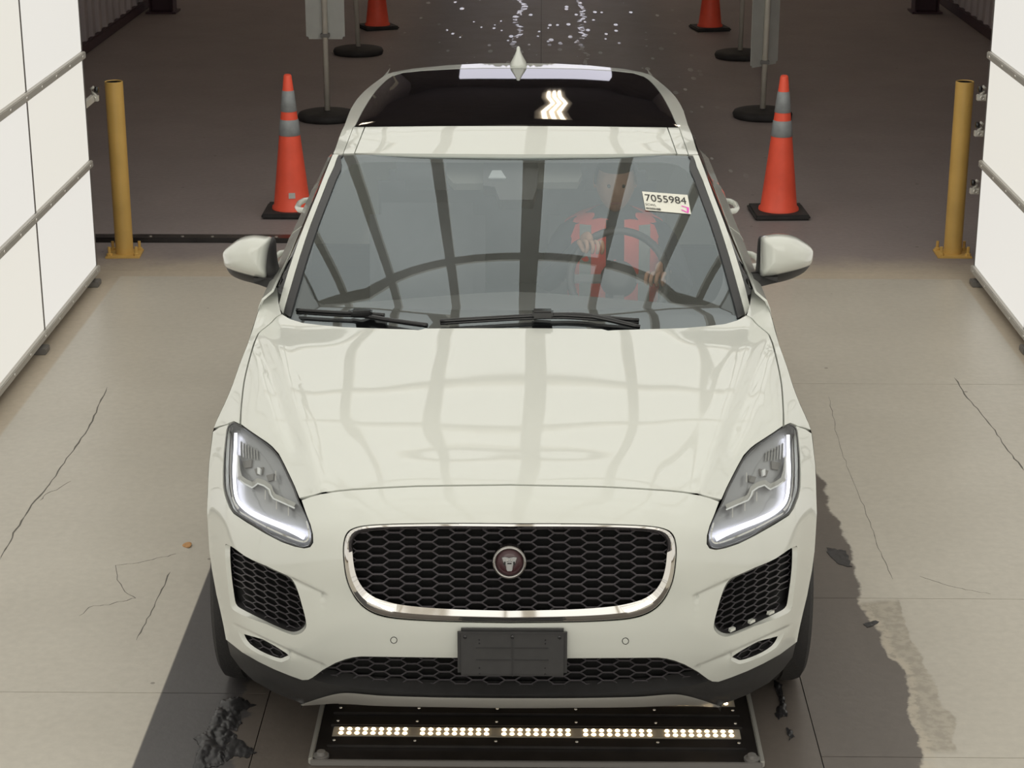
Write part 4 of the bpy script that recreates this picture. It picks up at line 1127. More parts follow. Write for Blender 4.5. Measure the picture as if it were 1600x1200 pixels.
for sg, cap, hs2 in ((1, cap_r, hs_r), (-1, cap_l, hs_l)):
    mr = bpy.data.objects.new('door_mirror', None); COL.objects.link(mr); mr.parent = car
    c0 = cpx(1.85)
    def dome(name, P_, s0, dep, m, shrink=1.0, nr=7):
        Q = equal(smoothline(P_, 4, True), 56); mx = sum(p[0] for p in Q) / 56; my = sum(p[1] for p in Q) / 56
        rg_ = []
        rg_.append([UP((x - c0) , y, s0 + 0.03) for x, y in [(mx + (x - mx) * 0.9, my + (y - my) * 0.9) for x, y in Q]])
        for k in range(nr + 1):
            a = PI / 2 * k / (nr + 0.35); f = math.cos(a)**0.42
            rg_.append([UP(mx + (x - mx) * f - c0, my + (y - my) * f, s0 - dep * math.sin(a)) for x, y in Q])
        b_ = bmesh.new(); R_ = [[b_.verts.new(tuple(p)) for p in r] for r in rg_]
        for A, B in zip(R_[:-1], R_[1:]):
            for i in range(56): b_.faces.new((A[i], A[(i + 1) % 56], B[(i + 1) % 56], B[i]))
        b_.faces.new(R_[-1]); b_.faces.new(R_[0][::-1])
        return from_bm(name, b_, m, mr, smooth=True)
    dome('mirror_cap', cap, 1.86, 0.13, M['paint'])
    dome('mirror_housing', hs2, 1.93, 0.12, M['clad'])
    if sg > 0: arm = [(1164, 437), (1192, 432), (1215, 432), (1215, 440), (1192, 446), (1172, 451)]
    else: arm = [(447, 440), (418, 435), (396, 436), (396, 443), (418, 451), (442, 458)]
    b_ = bmesh.new()
    f_ = [b_.verts.new(tuple(UP(x - c0, y, 1.80 - 0.08 * (abs(x - c0) < 372)))) for x, y in arm]; k_ = [b_.verts.new(tuple(UP(x - c0, y, 1.80 - 0.08 * (abs(x - c0) < 372)) + np.array([0, 0.09, 0]))) for x, y in arm]
    b_.faces.new(f_); b_.faces.new(k_[::-1])
    for i in range(6): b_.faces.new((f_[i], f_[(i + 1) % 6], k_[(i + 1) % 6], k_[i]))
    from_bm('mirror_arm', b_, M['clad'], mr)
    gp = hs2[0][0]
# ---- wipers
def wiper(arm, blade, hub):
    wp = bpy.data.objects.new('wiper', None); COL.objects.link(wp); wp.parent = car
    cc = cpx(1.35, 500)
    for nm, L_, r_ in (('wiper_arm', arm, 0.009), ('wiper_blade', blade, 0.0075)):
        b_ = bmesh.new()
        for side in (0,):
            tube(b_, [Vector(screen(x - cc, y, -0.028)) for x, y in smoothline(L_, 5)], r_, 8)
        if nm == 'wiper_blade':
            tube(b_, [Vector(screen(x - cc, y + 4, -0.018)) for x, y in smoothline(L_, 5)], 0.005, 6)
        from_bm(nm, b_, M['gloss'], wp, smooth=True)
    b_ = bmesh.new(); p = screen(hub[0] - cc, hub[1], -0.04); box(b_, -0.035, 0.035, -0.02, 0.02, -0.012, 0.014, 0.006)
    o = from_bm('wiper_clip', b_, M['gloss'], wp); o.location = tuple(p)
wiper([(545, 489), (575, 495), (610, 501), (668, 509)], [(463, 485.5), (520, 489), (580, 491.5), (600, 493)], (565, 490))
wiper([(860, 492), (905, 492), (940, 497), (1000, 511)], [(688, 502), (750, 498), (810, 494.5), (870, 492), (930, 495), (998, 500)], (848, 490))
# ---- label on the windscreen
lb = bpy.data.objects.new('windscreen_label', None); COL.objects.link(lb); lb.parent = car
cc = cpx(2.0, 315)
C4 = [(1003 - cc, 298.6), (1074 - cc, 304), (1080 - cc, 334), (1009 - cc, 328)]
def lab(u, v, o=0.0):   # u right, v down, 0..1
    a = [C4[0][k] * (1 - u) + C4[1][k] * u for k in (0, 1)]; b_ = [C4[3][k] * (1 - u) + C4[2][k] * u for k in (0, 1)]
    return screen(a[0] * (1 - v) + b_[0] * v, a[1] * (1 - v) + b_[1] * v, -0.004 - o)
def labquads(name, quads, m, o):
    b_ = bmesh.new()
    for q in quads:
        vs_ = [b_.verts.new(tuple(lab(u, v, o))) for u, v in q]
        try: b_.faces.new(vs_)
        except ValueError: pass
    me = bpy.data.meshes.new(name); b_.to_mesh(me); b_.free()
    return link(name, me, m, lb)
labquads('label_paper', [[(0, 0), (1, 0), (1, 1), (0, 1)]], M['label'], 0.001)
def labtext(txt, u0, v0, wdt, hgt, m):
    cu = bpy.data.curves.new('lettering', 'FONT'); cu.body = txt; cu.size = 1.0
    ob = bpy.data.objects.new('tmp', cu); COL.objects.link(ob)
    dg = bpy.context.evaluated_depsgraph_get(); me = bpy.data.meshes.new_from_object(ob.evaluated_get(dg))
    bpy.data.objects.remove(ob)
    xs_ = [v.co.x for v in me.vertices]; ys_ = [v.co.y for v in me.vertices]
    x0, x1, y0, y1 = min(xs_), max(xs_), min(ys_), max(ys_)
    for v in me.vertices:
        v.co = Vector(lab(u0 + (v.co.x - x0) / (x1 - x0) * wdt, v0 + (1 - (v.co.y - y0) / (y1 - y0)) * hgt, 0.0022))
    me.materials.clear()
    return link('lettering', me, m, lb)
labtext('7055984', 0.045, 0.13, 0.90, 0.36, M['ink'])
labtext('SCWL', 0.02, 0.62, 0.24, 0.12, M['ink'])
bars = []; u = 0.02
while u < 0.34:
    wq = random.choice((0.006, 0.01, 0.014)); bars.append([(u, 0.83), (u + wq, 0.83), (u + wq, 0.94), (u, 0.94)]); u += wq + random.choice((0.006, 0.009))
labquads('barcode', bars, M['ink'], 0.0022)
labquads('pink_mark', [[(0.82, 0.58), (0.98, 0.66), (0.97, 0.70), (0.82, 0.62)], [(0.93, 0.66), (0.98, 0.66), (0.96, 0.90), (0.92, 0.90)], [(0.80, 0.78), (0.95, 0.92), (0.94, 0.97), (0.80, 0.83)]], M['pink'], 0.0024)
# ---- cabin
bm = bmesh.new()
rows = []
for s, z, w_ in ((1.38, 1.0, 0.70), (1.6, 1.02, 0.72), (1.80, 1.03, 0.73), (1.92, 0.99, 0.73), (1.95, 0.85, 0.73), (1.95, 0.5, 0.73)):
    rows.append([bm.verts.new((w_ * (-1 + 2 * i / 10), s + 0.04 * math.cos(PI * (i - 5) / 5) , z - 0.03 * abs(i - 5) / 5)) for i in range(11)])
for A, B in zip(rows[:-1], rows[1:]):
    for i in range(10): bm.faces.new((A[i], A[i + 1], B[i + 1], B[i]))
from_bm('dashboard', bm, M['dash'], car, smooth=True)
bm = bmesh.new(); box(bm, -0.76, 0.76, 1.5, 4.1, 0.32, 0.36); from_bm('cabin_floor', bm, M['void'], car)
for x, nm in ((-0.37, 'seat'), (0.37, 'seat')):
    so = bpy.data.objects.new('front_seat', None); COL.objects.link(so); so.parent = car; so.location = (x, 2.55, 0.36)
    bm = bmesh.new(); box(bm, -0.24, 0.24, -0.25, 0.27, 0, 0.22, 0.05); from_bm('seat_cushion', bm, M['seat'], so, smooth=True)
    bm = bmesh.new(); box(bm, -0.24, 0.24, -0.07, 0.07, 0, 0.58, 0.05); o = from_bm('seat_back', bm, M['seat'], so, smooth=True); o.location = (0, 0.30, 0.16); o.rotation_euler = (-0.25, 0, 0)
    bm = bmesh.new(); box(bm, -0.13, 0.13, -0.05, 0.05, 0, 0.17, 0.04); o = from_bm('headrest', bm, M['seat'], so, smooth=True); o.location = (0, 0.47, 0.77); o.rotation_euler = (-0.15, 0, 0)
so = bpy.data.objects.new('rear_seat', None); COL.objects.link(so); so.parent = car; so.location = (0, 3.35, 0.36)
bm = bmesh.new(); box(bm, -0.62, 0.62, -0.25, 0.25, 0, 0.22, 0.05); from_bm('seat_cushion', bm, M['seat'], so, smooth=True)
bm = bmesh.new(); box(bm, -0.62, 0.62, 0.2, 0.34, 0.1, 0.72, 0.05); from_bm('seat_back', bm, M['seat'], so, smooth=True)
sw = bpy.data.objects.new('steering_wheel', None); COL.objects.link(sw); sw.parent = car; sw.location = (0.385, 2.06, 1.02); sw.rotation_euler = (math.radians(62), 0, 0)
bm = bmesh.new()
n1, n2 = 40, 10
G = [[bm.verts.new(((0.18 + 0.015 * math.cos(b2)) * math.cos(a), (0.18 + 0.015 * math.cos(b2)) * math.sin(a), 0.015 * math.sin(b2))) for b2 in [2 * PI * j / n2 for j in range(n2)]] for a in [2 * PI * i / n1 for i in range(n1)]]
for i in range(n1):
    for j in range(n2): bm.faces.new((G[i][j], G[(i + 1) % n1][j], G[(i + 1) % n1][(j + 1) % n2], G[i][(j + 1) % n2]))
from_bm('wheel_rim', bm, M['black'], sw, smooth=True)
bm = bmesh.new(); box(bm, -0.17, 0.17, -0.02, 0.015, -0.012, 0.0, 0.004); box(bm, -0.02, 0.02, -0.17, 0.0, -0.012, 0.0, 0.004); from_bm('wheel_spokes', bm, M['dash'], sw)
bm = bmesh.new(); lathe(bm, [(0.07, -0.03), (0.065, 0.01), (0.03, 0.02), (0, 0.02)], 24); from_bm('horn_pad', bm, M['black'], sw, smooth=True)

# ================================================================ DRIVER
def car2w(x, s, z): return car.matrix_basis @ Vector((x, s, z))
bpy.context.view_layer.update()
def skin(name, verts, edges, radii, m, parent, root=0, sub=1):
    me = bpy.data.meshes.new(name); me.from_pydata([tuple(v) for v in verts], edges, [])
    o = bpy.data.objects.new(name, me); COL.objects.link(o)
    sm = o.modifiers.new('skin', 'SKIN'); sm.use_smooth_shade = True
    for i, r in enumerate(radii):
        sv = me.skin_vertices[0].data[i]; sv.radius = (r, r) if isinstance(r, (int, float)) else r
        sv.use_root = (i == root)
    ss = o.modifiers.new('sub', 'SUBSURF'); ss.levels = sub; ss.render_levels = sub
    dg = bpy.context.evaluated_depsgraph_get(); me2 = bpy.data.meshes.new_from_object(o.evaluated_get(dg))
    bpy.data.objects.remove(o); me2.materials.clear()
    q = link(name, me2, m, parent, smooth=True); return q
per = thing('person', 'driver in an orange-red safety vest and dark sleeves holding the steering wheel', 'person', car2w(0.385, 2.50, 0.045), crot)
px_, hz = 0.0, 0.62
V = [(0, 0.05, hz), (0, 0.06, 0.78), (0, 0.05, 0.95), (0, 0.03, 1.07), (0, 0.0, 1.15),
     (-0.19, 0.02, 1.03), (-0.27, -0.12, 0.85), (-0.13, -0.36, 1.09),
     (0.19, 0.02, 1.03), (0.27, -0.12, 0.84), (0.17, -0.38, 1.0),
     (-0.10, -0.02, hz), (-0.13, -0.42, 0.66), (-0.13, -0.62, 0.42), (0.10, -0.02, hz), (0.13, -0.42, 0.66), (0.13, -0.62, 0.42)]
E = [(0, 1), (1, 2), (2, 3), (3, 4), (3, 5), (5, 6), (6, 7), (3, 8), (8, 9), (9, 10), (0, 11), (11, 12), (12, 13), (0, 14), (14, 15), (15, 16)]
R = [(0.14, 0.10), (0.135, 0.095), (0.14, 0.095), (0.10, 0.07), 0.052, 0.062, 0.047, 0.032, 0.062, 0.047, 0.032, 0.09, 0.07, 0.05, 0.09, 0.07, 0.05]
skin('body', V, E, R, M['sleeve'], per)
# head
bm = bmesh.new(); bmesh.ops.create_uvsphere(bm, u_segments=32, v_segments=24, radius=1.0)
for v in bm.verts:
    x, y, z = v.co
    k = 1.0 - 0.22 * max(0, -z)**1.3
    nx, ny, nz = x * 0.078 * k, y * 0.098 * (1 - 0.1 * max(0, -z)), z * 0.118
    if y < 0:
        nose = math.exp(-((x / 0.16)**2 + ((z + 0.12) / 0.22)**2)); ny -= 0.022 * nose
        for ex in (-0.36, 0.36): ny += 0.012 * math.exp(-(((x - ex) / 0.18)**2 + ((z - 0.08) / 0.14)**2))
        ny -= 0.006 * math.exp(-((x / 0.3)**2 + ((z + 0.48) / 0.08)**2))
        ny -= 0.010 * math.exp(-((x / 0.3)**2 + ((z + 0.85) / 0.2)**2))
    v.co = (nx, ny, nz)
for ex in (-1, 1):
    lathe(bm, [(0, 0.008), (0.018, 0.004), (0.02, -0.004), (0, -0.008)], 12, Matrix.Translation((ex * 0.078, 0.01, 0)) @ Matrix.Rotation(PI / 2, 4, 'Y') @ Matrix.Scale(1.5, 4, (1, 0, 0)))
hd = from_bm('head', bm, M['skin'], per, smooth=True); hd.location = (0, -0.02, 1.245); hd.rotation_euler = (0.12, 0, 0)
bm = bmesh.new(); bmesh.ops.create_uvsphere(bm, u_segments=28, v_segments=18, radius=1.0)
bmesh.ops.delete(bm, geom=[v for v in bm.verts if v.co.z < -0.15 or (v.co.y < -0.45 and v.co.z < 0.42)], context='VERTS')
for v in bm.verts: v.co = (v.co.x * 0.084, v.co.y * 0.104, v.co.z * 0.124)
hr = from_bm('hair', bm, M['hair'], hd, smooth=True)
for ex in (-0.028, 0.028):
    bm = bmesh.new(); bmesh.ops.create_uvsphere(bm, u_segments=12, v_segments=8, radius=0.0075); e = from_bm('eye', bm, M['gloss'], hd, smooth=True); e.location = (ex, -0.083, 0.01)
bm = bmesh.new(); box(bm, -0.022, 0.022, -0.004, 0.004, -0.004, 0.004, 0.003); e = from_bm('mouth', bm, mat('lips', (0.25, 0.10, 0.08), 0.5), hd); e.location = (0, -0.091, -0.057)
# vest with bands
VR = [(0.66, 0.175, 0.135), (0.80, 0.18, 0.135), (0.95, 0.20, 0.14), (1.03, 0.21, 0.125), (1.075, 0.19, 0.105), (1.105, 0.14, 0.085), (1.125, 0.075, 0.07)]
bm = bmesh.new(); rg_ = []
for z, rx, ry in VR: rg_.append([bm.verts.new((rx * math.copysign(abs(math.cos(a))**0.8, math.cos(a)), 0.045 + ry * math.copysign(abs(math.sin(a))**0.8, math.sin(a)), z)) for a in [2 * PI * k / 40 for k in range(40)]])
for A, B in zip(rg_[:-1], rg_[1:]):
    for k in range(40): bm.faces.new((A[k], A[(k + 1) % 40], B[(k + 1) % 40], B[k]))
from_bm('vest', bm, M['vest'], per, smooth=True)
def chest(x, z):
    k = [r[0] for r in VR]; rx = float(np.interp(z, k, [r[1] for r in VR])); ry = float(np.interp(z, k, [r[2] for r in VR]))
    c = min(1, abs(x) / rx)**1.25; return 0.045 - ry * max(0.0, 1 - c * c)**0.4
def vstrip(name, pts, w_, m):
    b_ = bmesh.new(); rows = []
    for x, z in pts: rows.append([b_.verts.new((x + d, chest(x + d, z) + e, z)) for d, e in ((-w_, 0.004), (-w_, -0.006), (w_, -0.006), (w_, 0.004))])
    for A, B in zip(rows[:-1], rows[1:]):
        for q in range(3): b_.faces.new((A[q], A[q + 1], B[q + 1], B[q]))
    from_bm(name, b_, m, per)
for sx in (-1, 1): vstrip('vest_band', [(sx * 0.115, z) for z in (0.70, 0.8, 0.9, 1.0, 1.05, 1.08)], 0.022, M['vestband'])
vstrip('shirt_front', [(0, z) for z in (0.70, 0.8, 0.9, 1.0, 1.06, 1.10)], 0.035, M['sleeve'])
# hands closed on the wheel rim
def hand(base, sx, up):
    root = Vector(base)
    fw = Vector((-sx * 0.35, -0.75, up)).normalized(); sd = Vector((1, -0.2, 0)).normalized(); dn = fw.cross(sd).normalized()
    if dn.z > 0: dn = -dn
    vs_ = [root - fw * 0.03, root + fw * 0.02, root + fw * 0.06]; es_ = [(0, 1), (1, 2)]; rs_ = [0.028, 0.032, 0.034]
    skin('hand', vs_, es_, [(0.026, 0.03), (0.018, 0.04), (0.016, 0.042)], M['skin'], per)
    for k, ln in enumerate((0.040, 0.046, 0.043, 0.034)):
        o0 = root + fw * 0.055 + sd * (-0.03 + 0.02 * k)
        pts = [o0, o0 + fw * ln * 0.6, o0 + fw * ln * 0.9 + dn * 0.022, o0 + fw * ln * 0.6 + dn * 0.045]
        skin('finger', pts, [(0, 1), (1, 2), (2, 3)], [0.0095, 0.009, 0.0085, 0.0075], M['skin'], per)
    o0 = root + fw * 0.01 - sd * sx * -0.03
    pts = [o0, o0 + fw * 0.03 + sd * sx * -0.0 + dn * 0.02, o0 + fw * 0.06 + dn * 0.04]
    skin('thumb', pts, [(0, 1), (1, 2)], [0.012, 0.0105, 0.009], M['skin'], per)
hand((-0.125, -0.375, 1.10), -1, 0.15)
hand((0.165, -0.395, 1.0), 1, -0.05)

# ================================================================ FLOOR LIGHT
g1 = ground(520, 1152); g2 = ground(1156, 1152)
xc = (g1.x + g2.x) / 2; hwid = (g2.x - g1.x) / 2
yA = ground(800, 1152).y; yB = ground(800, 1102).y; dy = yB - yA
y0 = ground(800, 1197).y; y1 = yA + 6 * dy + 0.1
fl = thing('floor_light', 'black floor light with rows of glowing warm leds beneath the car nose', 'floor light', (xc, yA, 0))
bm = bmesh.new(); box(bm, -hwid - 0.045, hwid + 0.045, y0 - yA, y1 - yA, 0.002, 0.012, 0.003); from_bm('base_plate', bm, M['plate'], fl)
for k in range(7):
    yk = k * dy
    ba = bpy.data.objects.new('led_bar', None); COL.objects.link(ba); ba.parent = fl; ba.location = (0, yk, 0.012)
    bm = bmesh.new(); box(bm, -hwid, hwid, -0.030, 0.030, 0, 0.006, 0.002); from_bm('led_carrier', bm, M['ledstrip'], ba)
    bm = bmesh.new()
    seg = 2 * hwid / 5
    for q in range(5):
        for i in range(9):
            for r_ in (-0.013, 0.013):
                x = -hwid + seg * q + seg * (i + 0.9) / 10.2 + 0.004
                lathe(bm, [(0.0075, 0.0055), (0.0070, 0.008), (0.0045, 0.0100), (0, 0.0105)], 8, Matrix.Translation((x, r_, 0)))
    o = from_bm('led', bm, M['led'], ba, smooth=True); o['kind'] = 'stuff'
    for sgn in (-1, 1):
        bm = bmesh.new(); box(bm, -hwid - 0.01, hwid + 0.01, sgn * 0.065 - 0.028, sgn * 0.065 + 0.028, 0, 0.008, 0.002); sl = from_bm('cover_slat', bm, M['plate'], ba)
        bm = bmesh.new()
        for i in range(6): lathe(bm, [(0.005, 0.008), (0.004, 0.0105), (0, 0.011)], 8, Matrix.Translation((-hwid + 0.01 + i * (2 * hwid - 0.02) / 5, sgn * 0.062, 0)))
        o = from_bm('screws', bm, M['bolt'], ba); o['kind'] = 'stuff'
for sgn in (-1, 1):
    bm = bmesh.new(); box(bm, sgn * (hwid + 0.05) - 0.007, sgn * (hwid + 0.05) + 0.007, y0 - yA, y1 - yA, 0.0, 0.022, 0.003); from_bm('edge_rail', bm, M['satin'], fl)
    bm = bmesh.new(); lathe(bm, [(0.024, 0.012), (0.024, 0.020), (0.014, 0.021), (0.013, 0.032), (0, 0.033)], 20, Matrix.Translation((sgn * (hwid + 0.02), y0 - yA + 0.025, 0))); from_bm('corner_bolt', bm, M['alud'], fl)
bm = bmesh.new(); box(bm, -hwid - 0.05, hwid + 0.05, y0 - yA - 0.008, y0 - yA + 0.004, 0.0, 0.018, 0.002); from_bm('front_rail', bm, M['alud'], fl)

# crumpled black plastic scraps beside the floor light
def scrap(name, P_, label, h=0.012):
    from mathutils import noise as _n
    cen = ground(sum(p[0] for p in P_) / len(P_), sum(p[1] for p in P_) / len(P_))
    Q = [(x + random.uniform(-2, 2), y + random.uniform(-1.5, 1.5)) for x, y in resample(P_, 5)]
    def fn(x, y, o=0.0):
        g = ground(x, y); d = min(math.hypot(x - a, y - b_) for a, b_ in Q)
        k = min(1, d / 5)
        z = 0.0015 + h * k * (abs(_n.noise(Vector((g.x * 14, g.y * 9, 1.3)))) * 1.3 + 0.45 * abs(_n.noise(Vector((g.x * 40, g.y * 30, 4.1)))))
        return np.array([g.x - cen.x, g.y - cen.y, z])
    o = panel(name, Q, [], fn, M['scrap'], None, sp=3.0, edge=0.001, side=2)
    o.location = cen; tag(o, label, 'debris')
M['scrap'] = mat('torn dark film', (0.020, 0.019, 0.02), 0.38, noise=0.3, nscale=30)
scrap('torn_film', [(345, 1095), (372, 1088), (388, 1098), (402, 1103), (375, 1112), (378, 1130), (370, 1142), (355, 1139), (372, 1150), (352, 1165), (350, 1195), (300, 1205), (312, 1165), (302, 1155), (325, 1140), (328, 1130)], 'large crumpled strip of torn black film left of the floor light', 0.013)
scrap('torn_film', [(362, 1150), (380, 1158), (401, 1177), (385, 1184), (366, 1182), (352, 1190), (354, 1165)], 'flat triangular flap of torn black film left of the floor light', 0.004)
scrap('torn_film', [(1208, 1062), (1222, 1070), (1226, 1100), (1232, 1118), (1218, 1124), (1210, 1116), (1219, 1100)], 'thin torn black film curl right of the car nose', 0.02)
scrap('torn_film', [(1229, 1138), (1238, 1142), (1240, 1152), (1233, 1157)], 'tiny scrap of black film on the brown floor', 0.012)
scrap('torn_film', [(1290, 856), (1322, 862), (1330, 886), (1308, 880), (1294, 866)], 'flat dark patch of film on the stain beside the right fender', 0.004)
scrap('torn_film', [(1348, 975), (1368, 970), (1374, 973), (1356, 982)], 'small dark flake on the stained floor at the right', 0.006)
g = ground(293, 853)
bm = bmesh.new(); bmesh.ops.create_uvsphere(bm, u_segments=14, v_segments=8, radius=1)
for v in bm.verts: v.co = (v.co.x * 0.017 * (1 + 0.3 * v.co.y), v.co.y * 0.024, v.co.z * 0.004 + 0.004 + 0.004 * v.co.x)
lf = from_bm('dry_leaf', bm, M['amber'], None, smooth=True); lf.location = g; lf.rotation_euler = (0, 0, 0.5)
tag(lf, 'small dry orange leaf lying on the grey floor left of the car', 'leaf')

# ================================================================ CONES, SIGNS, BOLLARDS
def make_cone(h=0.885):
    t = thing('traffic_cone', '', 'cone')
    def rad(z): return 0.118 - (0.118 - 0.024) * (z - 0.03) / (h - 0.03)
    bm = bmesh.new(); box(bm, -0.175, 0.175, -0.175, 0.175, 0, 0.035, 0.012); from_bm('cone_base', bm, M['base'], t)
    bm = bmesh.new(); lathe(bm, [(0.128, 0.034), (0.126, 0.05), (rad(0.06), 0.06)] + [(rad(z), z) for z in (0.2, 0.4, 0.6, h - 0.01)] + [(rad(h) * 0.8, h), (rad(h) * 0.75, h - 0.02)], 36); from_bm('cone_body', bm, M['cone'], t, smooth=True)
    for a, c in ((0.505, 0.605), (0.655, 0.785)):
        bm = bmesh.new(); lathe(bm, [(rad(a) + 0.0005, a), (rad(a) + 0.003, a + 0.002), (rad(c) + 0.003, c - 0.002), (rad(c) + 0.0005, c)], 36); from_bm('reflective_collar', bm, M['reflect'], t, smooth=True)
    return t
def cone_label(t):
    bm = bmesh.new()
    a = -PI / 2 + 0.12
    for k in range(3):
        pass
    r_ = 0.110
    vs_ = [bm.verts.new((r_ * rr_ * math.cos(-PI / 2 + d), r_ * rr_ * math.sin(-PI / 2 + d), z)) for d, z, rr_ in ((-0.05, 0.12, 1.0), (0.32, 0.12, 1.0), (0.32, 0.155, 0.965), (-0.05, 0.155, 0.965))]
    vs_ = [v for v in vs_]
    for v in vs_: v.co.x *= 1.03; v.co.y *= 1.03
    bm.faces.new(vs_); r = bmesh.ops.extrude_face_region(bm, geom=list(bm.faces))
    for v in r['geom']:
        if isinstance(v, bmesh.types.BMVert): v.co.x *= 0.97; v.co.y *= 0.97
    from_bm('cone_sticker', bm, M['sign'], t)
cn = make_cone(); g = ground(457, 333); cn.location = (g.x, g.y, 0); cn['label'] = 'orange traffic cone with grey collars left of the car'
c2 = dup(cn, ground(1216, 335) * Vector((1, 1, 0)) if False else Vector((ground(1216, 335).x, ground(1216, 335).y, 0)), 0.05, 'orange traffic cone with grey collars right of the car')
g = ground(590, 44); c3 = dup(cn, Vector((g.x, g.y, 0)), 0.4, 'distant orange cone beyond the left sign posts')
g = ground(1109, 46); c4 = dup(cn, Vector((g.x, g.y, 0)), 0.2, 'distant orange cone beyond the right sign posts')
for c_ in (cn,): cone_label(c_)

def sign_post(px, py, label, panels, tilt=0.0, lean=0.0, base_r=0.22):
    g = ground(px, py); t = thing('sign_post', label, 'sign post', (g.x, g.y, 0), tilt)
    bm = bmesh.new(); lathe(bm, [(0, 0.07), (base_r * 0.3, 0.07), (base_r * 0.8, 0.062), (base_r * 0.95, 0.052), (base_r, 0.03), (base_r * 0.96, 0.0), (0, 0)], 40); from_bm('rubber_base', bm, M['base'], t, smooth=True)
    bm = bmesh.new(); tube(bm, [Vector((0, 0, 0.06)), Vector((lean, 0, 2.2))], 0.022, 12); from_bm('post', bm, M['post'], t, smooth=True)
    for (x0, x1, z0, z1, rz) in panels:
        bm = bmesh.new(); box(bm, x0, x1, -0.0025, 0.0025, z0, z1)
        es = [e for e in bm.edges if abs(e.verts[0].co.y - e.verts[1].co.y) > 0.004]
        bmesh.ops.bevel(bm, geom=es, offset=0.02, segments=3, affect='EDGES')
        bmesh.ops.rotate(bm, verts=bm.verts, matrix=Matrix.Rotation(rz, 3, 'Z'))
        for v in bm.verts: v.co.y += 0.03
        from_bm('sign_board', bm, M['sign'], t)
        for z in (z0 + 0.035, z1 - 0.035):
            bm = bmesh.new(); box(bm, -0.035, 0.035, -0.028, 0.028, z - 0.014, z + 0.014, 0.003); from_bm('clamp', bm, M['alud'], t)
    return t
sign_post(512, 186, 'front left sign post with a grey sign board on a round rubber base', [(-0.15, 0.15, 0.62, 1.10, 0.0)], base_r=0.235)
sign_post(560, 84, 'second sign post on the left, thin pole in a round rubber base', [(-0.13, 0.13, 1.05, 1.5, 0.1)], lean=-0.05, base_r=0.235)
sign_post(1191, 183, 'front right sign post with turned grey sign boards', [(-0.17, 0.17, 0.40, 1.1, 0.8), ], base_r=0.235, lean=0.02)
sign_post(1156, 90, 'second sign post on the right with a small board across its pole', [(-0.13, 0.13, 0.57, 1.1, 0.15)], lean=0.02, base_r=0.235)

def bollard(px, py, label, turn):
    g = ground(px, py); t = thing('bollard', label, 'bollard', (g.x, g.y, 0), turn)
    bm = bmesh.new(); box(bm, -0.10, 0.10, -0.09, 0.09, 0, 0.012, 0.002); from_bm('base_plate', bm, M['yellow'], t)
    bm = bmesh.new(); lathe(bm, [(0.052, 0.012), (0.052, 1.02), (0.050, 1.022), (0.046, 1.018)], 36); from_bm('pipe', bm, M['yellow'], t, angle=40)
    bm = bmesh.new(); lathe(bm, [(0.0462, 1.016), (0.0455, 0.80), (0, 0.80)], 36); from_bm('pipe_bore', bm, M['void'], t)
    for x in (-0.078, 0.078):
        for y in (-0.066, 0.066):
            bm = bmesh.new(); lathe(bm, [(0.017, 0.012), (0.017, 0.026), (0.009, 0.028), (0.009, 0.065), (0, 0.067)], 6, Matrix.Translation((x, y, 0))); from_bm('anchor_bolt', bm, M['yellow'], t)
    return t
b1_ = bollard(195, 398, 'yellow steel bollard by the left light wall', 0.05)
b2_ = bollard(1488, 398, 'yellow steel bollard by the right light wall', -0.02)

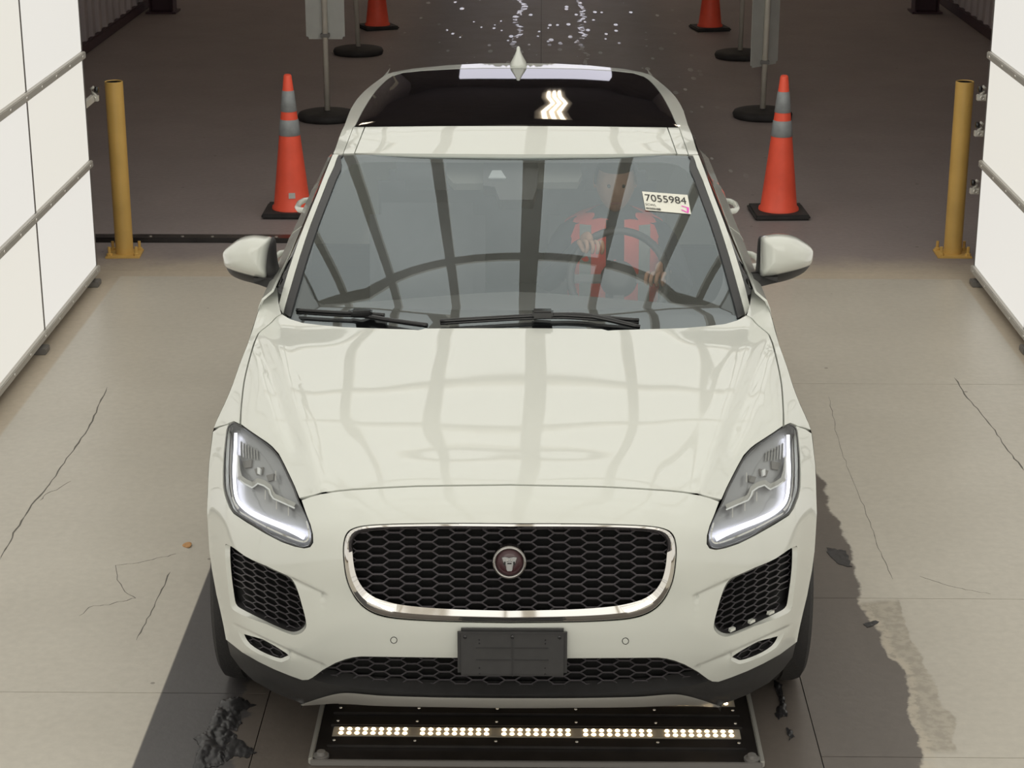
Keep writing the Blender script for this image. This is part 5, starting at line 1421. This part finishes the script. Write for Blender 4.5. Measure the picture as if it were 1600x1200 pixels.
# clamps that hold the light wall ends
def clamp(px, py, Y, sgn, label):
    p = at_depth(px, py, Y); t = thing('clamp_bracket', label, 'clamp', p); reach = abs((xRW if sgn > 0 else xLW) - p.x); back = (yRW if sgn > 0 else yLW) - p.y + 0.01
    bm = bmesh.new()
    box(bm, -0.028, 0.022, -0.015, 0.015, -0.018, 0.016, 0.003); o = from_bm('clamp_body', bm, M['clamp'], t)
    bm = bmesh.new()
    for z in (0.012, -0.014): box(bm, *sorted((sgn * 0.02, sgn * (reach + 0.012))), -0.006, 0.006, z - 0.003, z + 0.003)
    box(bm, *sorted((sgn * (reach - 0.008), sgn * (reach + 0.012))), min(back, 0) - 0.01, 0.006, -0.02, 0.018)
    from_bm('clamp_arm', bm, M['clamp'], t)
    bm = bmesh.new(); lathe(bm, [(0.013, 0), (0.013, 0.006), (0.009, 0.007), (0.006, 0.004), (0, 0.004)], 16, Matrix.Translation((0, -0.015, 0)) @ Matrix.Rotation(PI / 2, 4, 'X')); from_bm('clamp_screw', bm, M['bolt'], t)
    bm = bmesh.new(); tube(bm, [Vector((-sgn * 0.01, 0, 0.014)), Vector((sgn * 0.012, 0, 0.03)), Vector((sgn * 0.018, 0, 0.05)), Vector((0, 0, 0.062))], 0.008, 8); from_bm('clamp_hook', bm, M['clamp'], t, smooth=True)
    bm = bmesh.new(); lathe(bm, [(0, -0.012), (0.016, -0.01), (0.018, 0), (0.016, 0.01), (0, 0.012)], 14, Matrix.Translation((-sgn * 0.012, 0.005, 0.045)) @ Matrix.Rotation(PI / 2, 4, 'Y')); from_bm('clamp_knob', bm, M['gloss'], t)
    return t
Yc_ = 11.05
clamp(1534, 152, Yc_, 1, 'upper pale clamp bracket on the end of the right light wall')
clamp(1530, 208, Yc_, 1, 'middle pale clamp bracket on the end of the right light wall')
clamp(1523, 298, Yc_, 1, 'lower pale clamp bracket on the end of the right light wall')
clamp(148, 153, Yc_, -1, 'pale clamp bracket between the left light wall and the bollard')

# threshold strip bolted to the floor at the left
ga = ground(215, 376); gb = ground(455, 376)
ths = thing('threshold_strip', 'dark bolted metal strip on the floor behind the left bollard', 'floor strip', ((ga.x + gb.x) / 2, ga.y, 0))
bm = bmesh.new(); L_ = (gb.x - ga.x) / 2 + 0.3; box(bm, -L_, L_, -0.05, 0.05, 0, 0.03, 0.006); from_bm('strip', bm, M['plate'], ths)
for px in (235, 285, 332, 385, 432):
    g = ground(px, 378); bm = bmesh.new(); lathe(bm, [(0.010, 0.028), (0.010, 0.034), (0, 0.036)], 10, Matrix.Translation((g.x - ths.location.x, -0.015, 0))); from_bm('strip_bolt', bm, M['bolt'], ths)
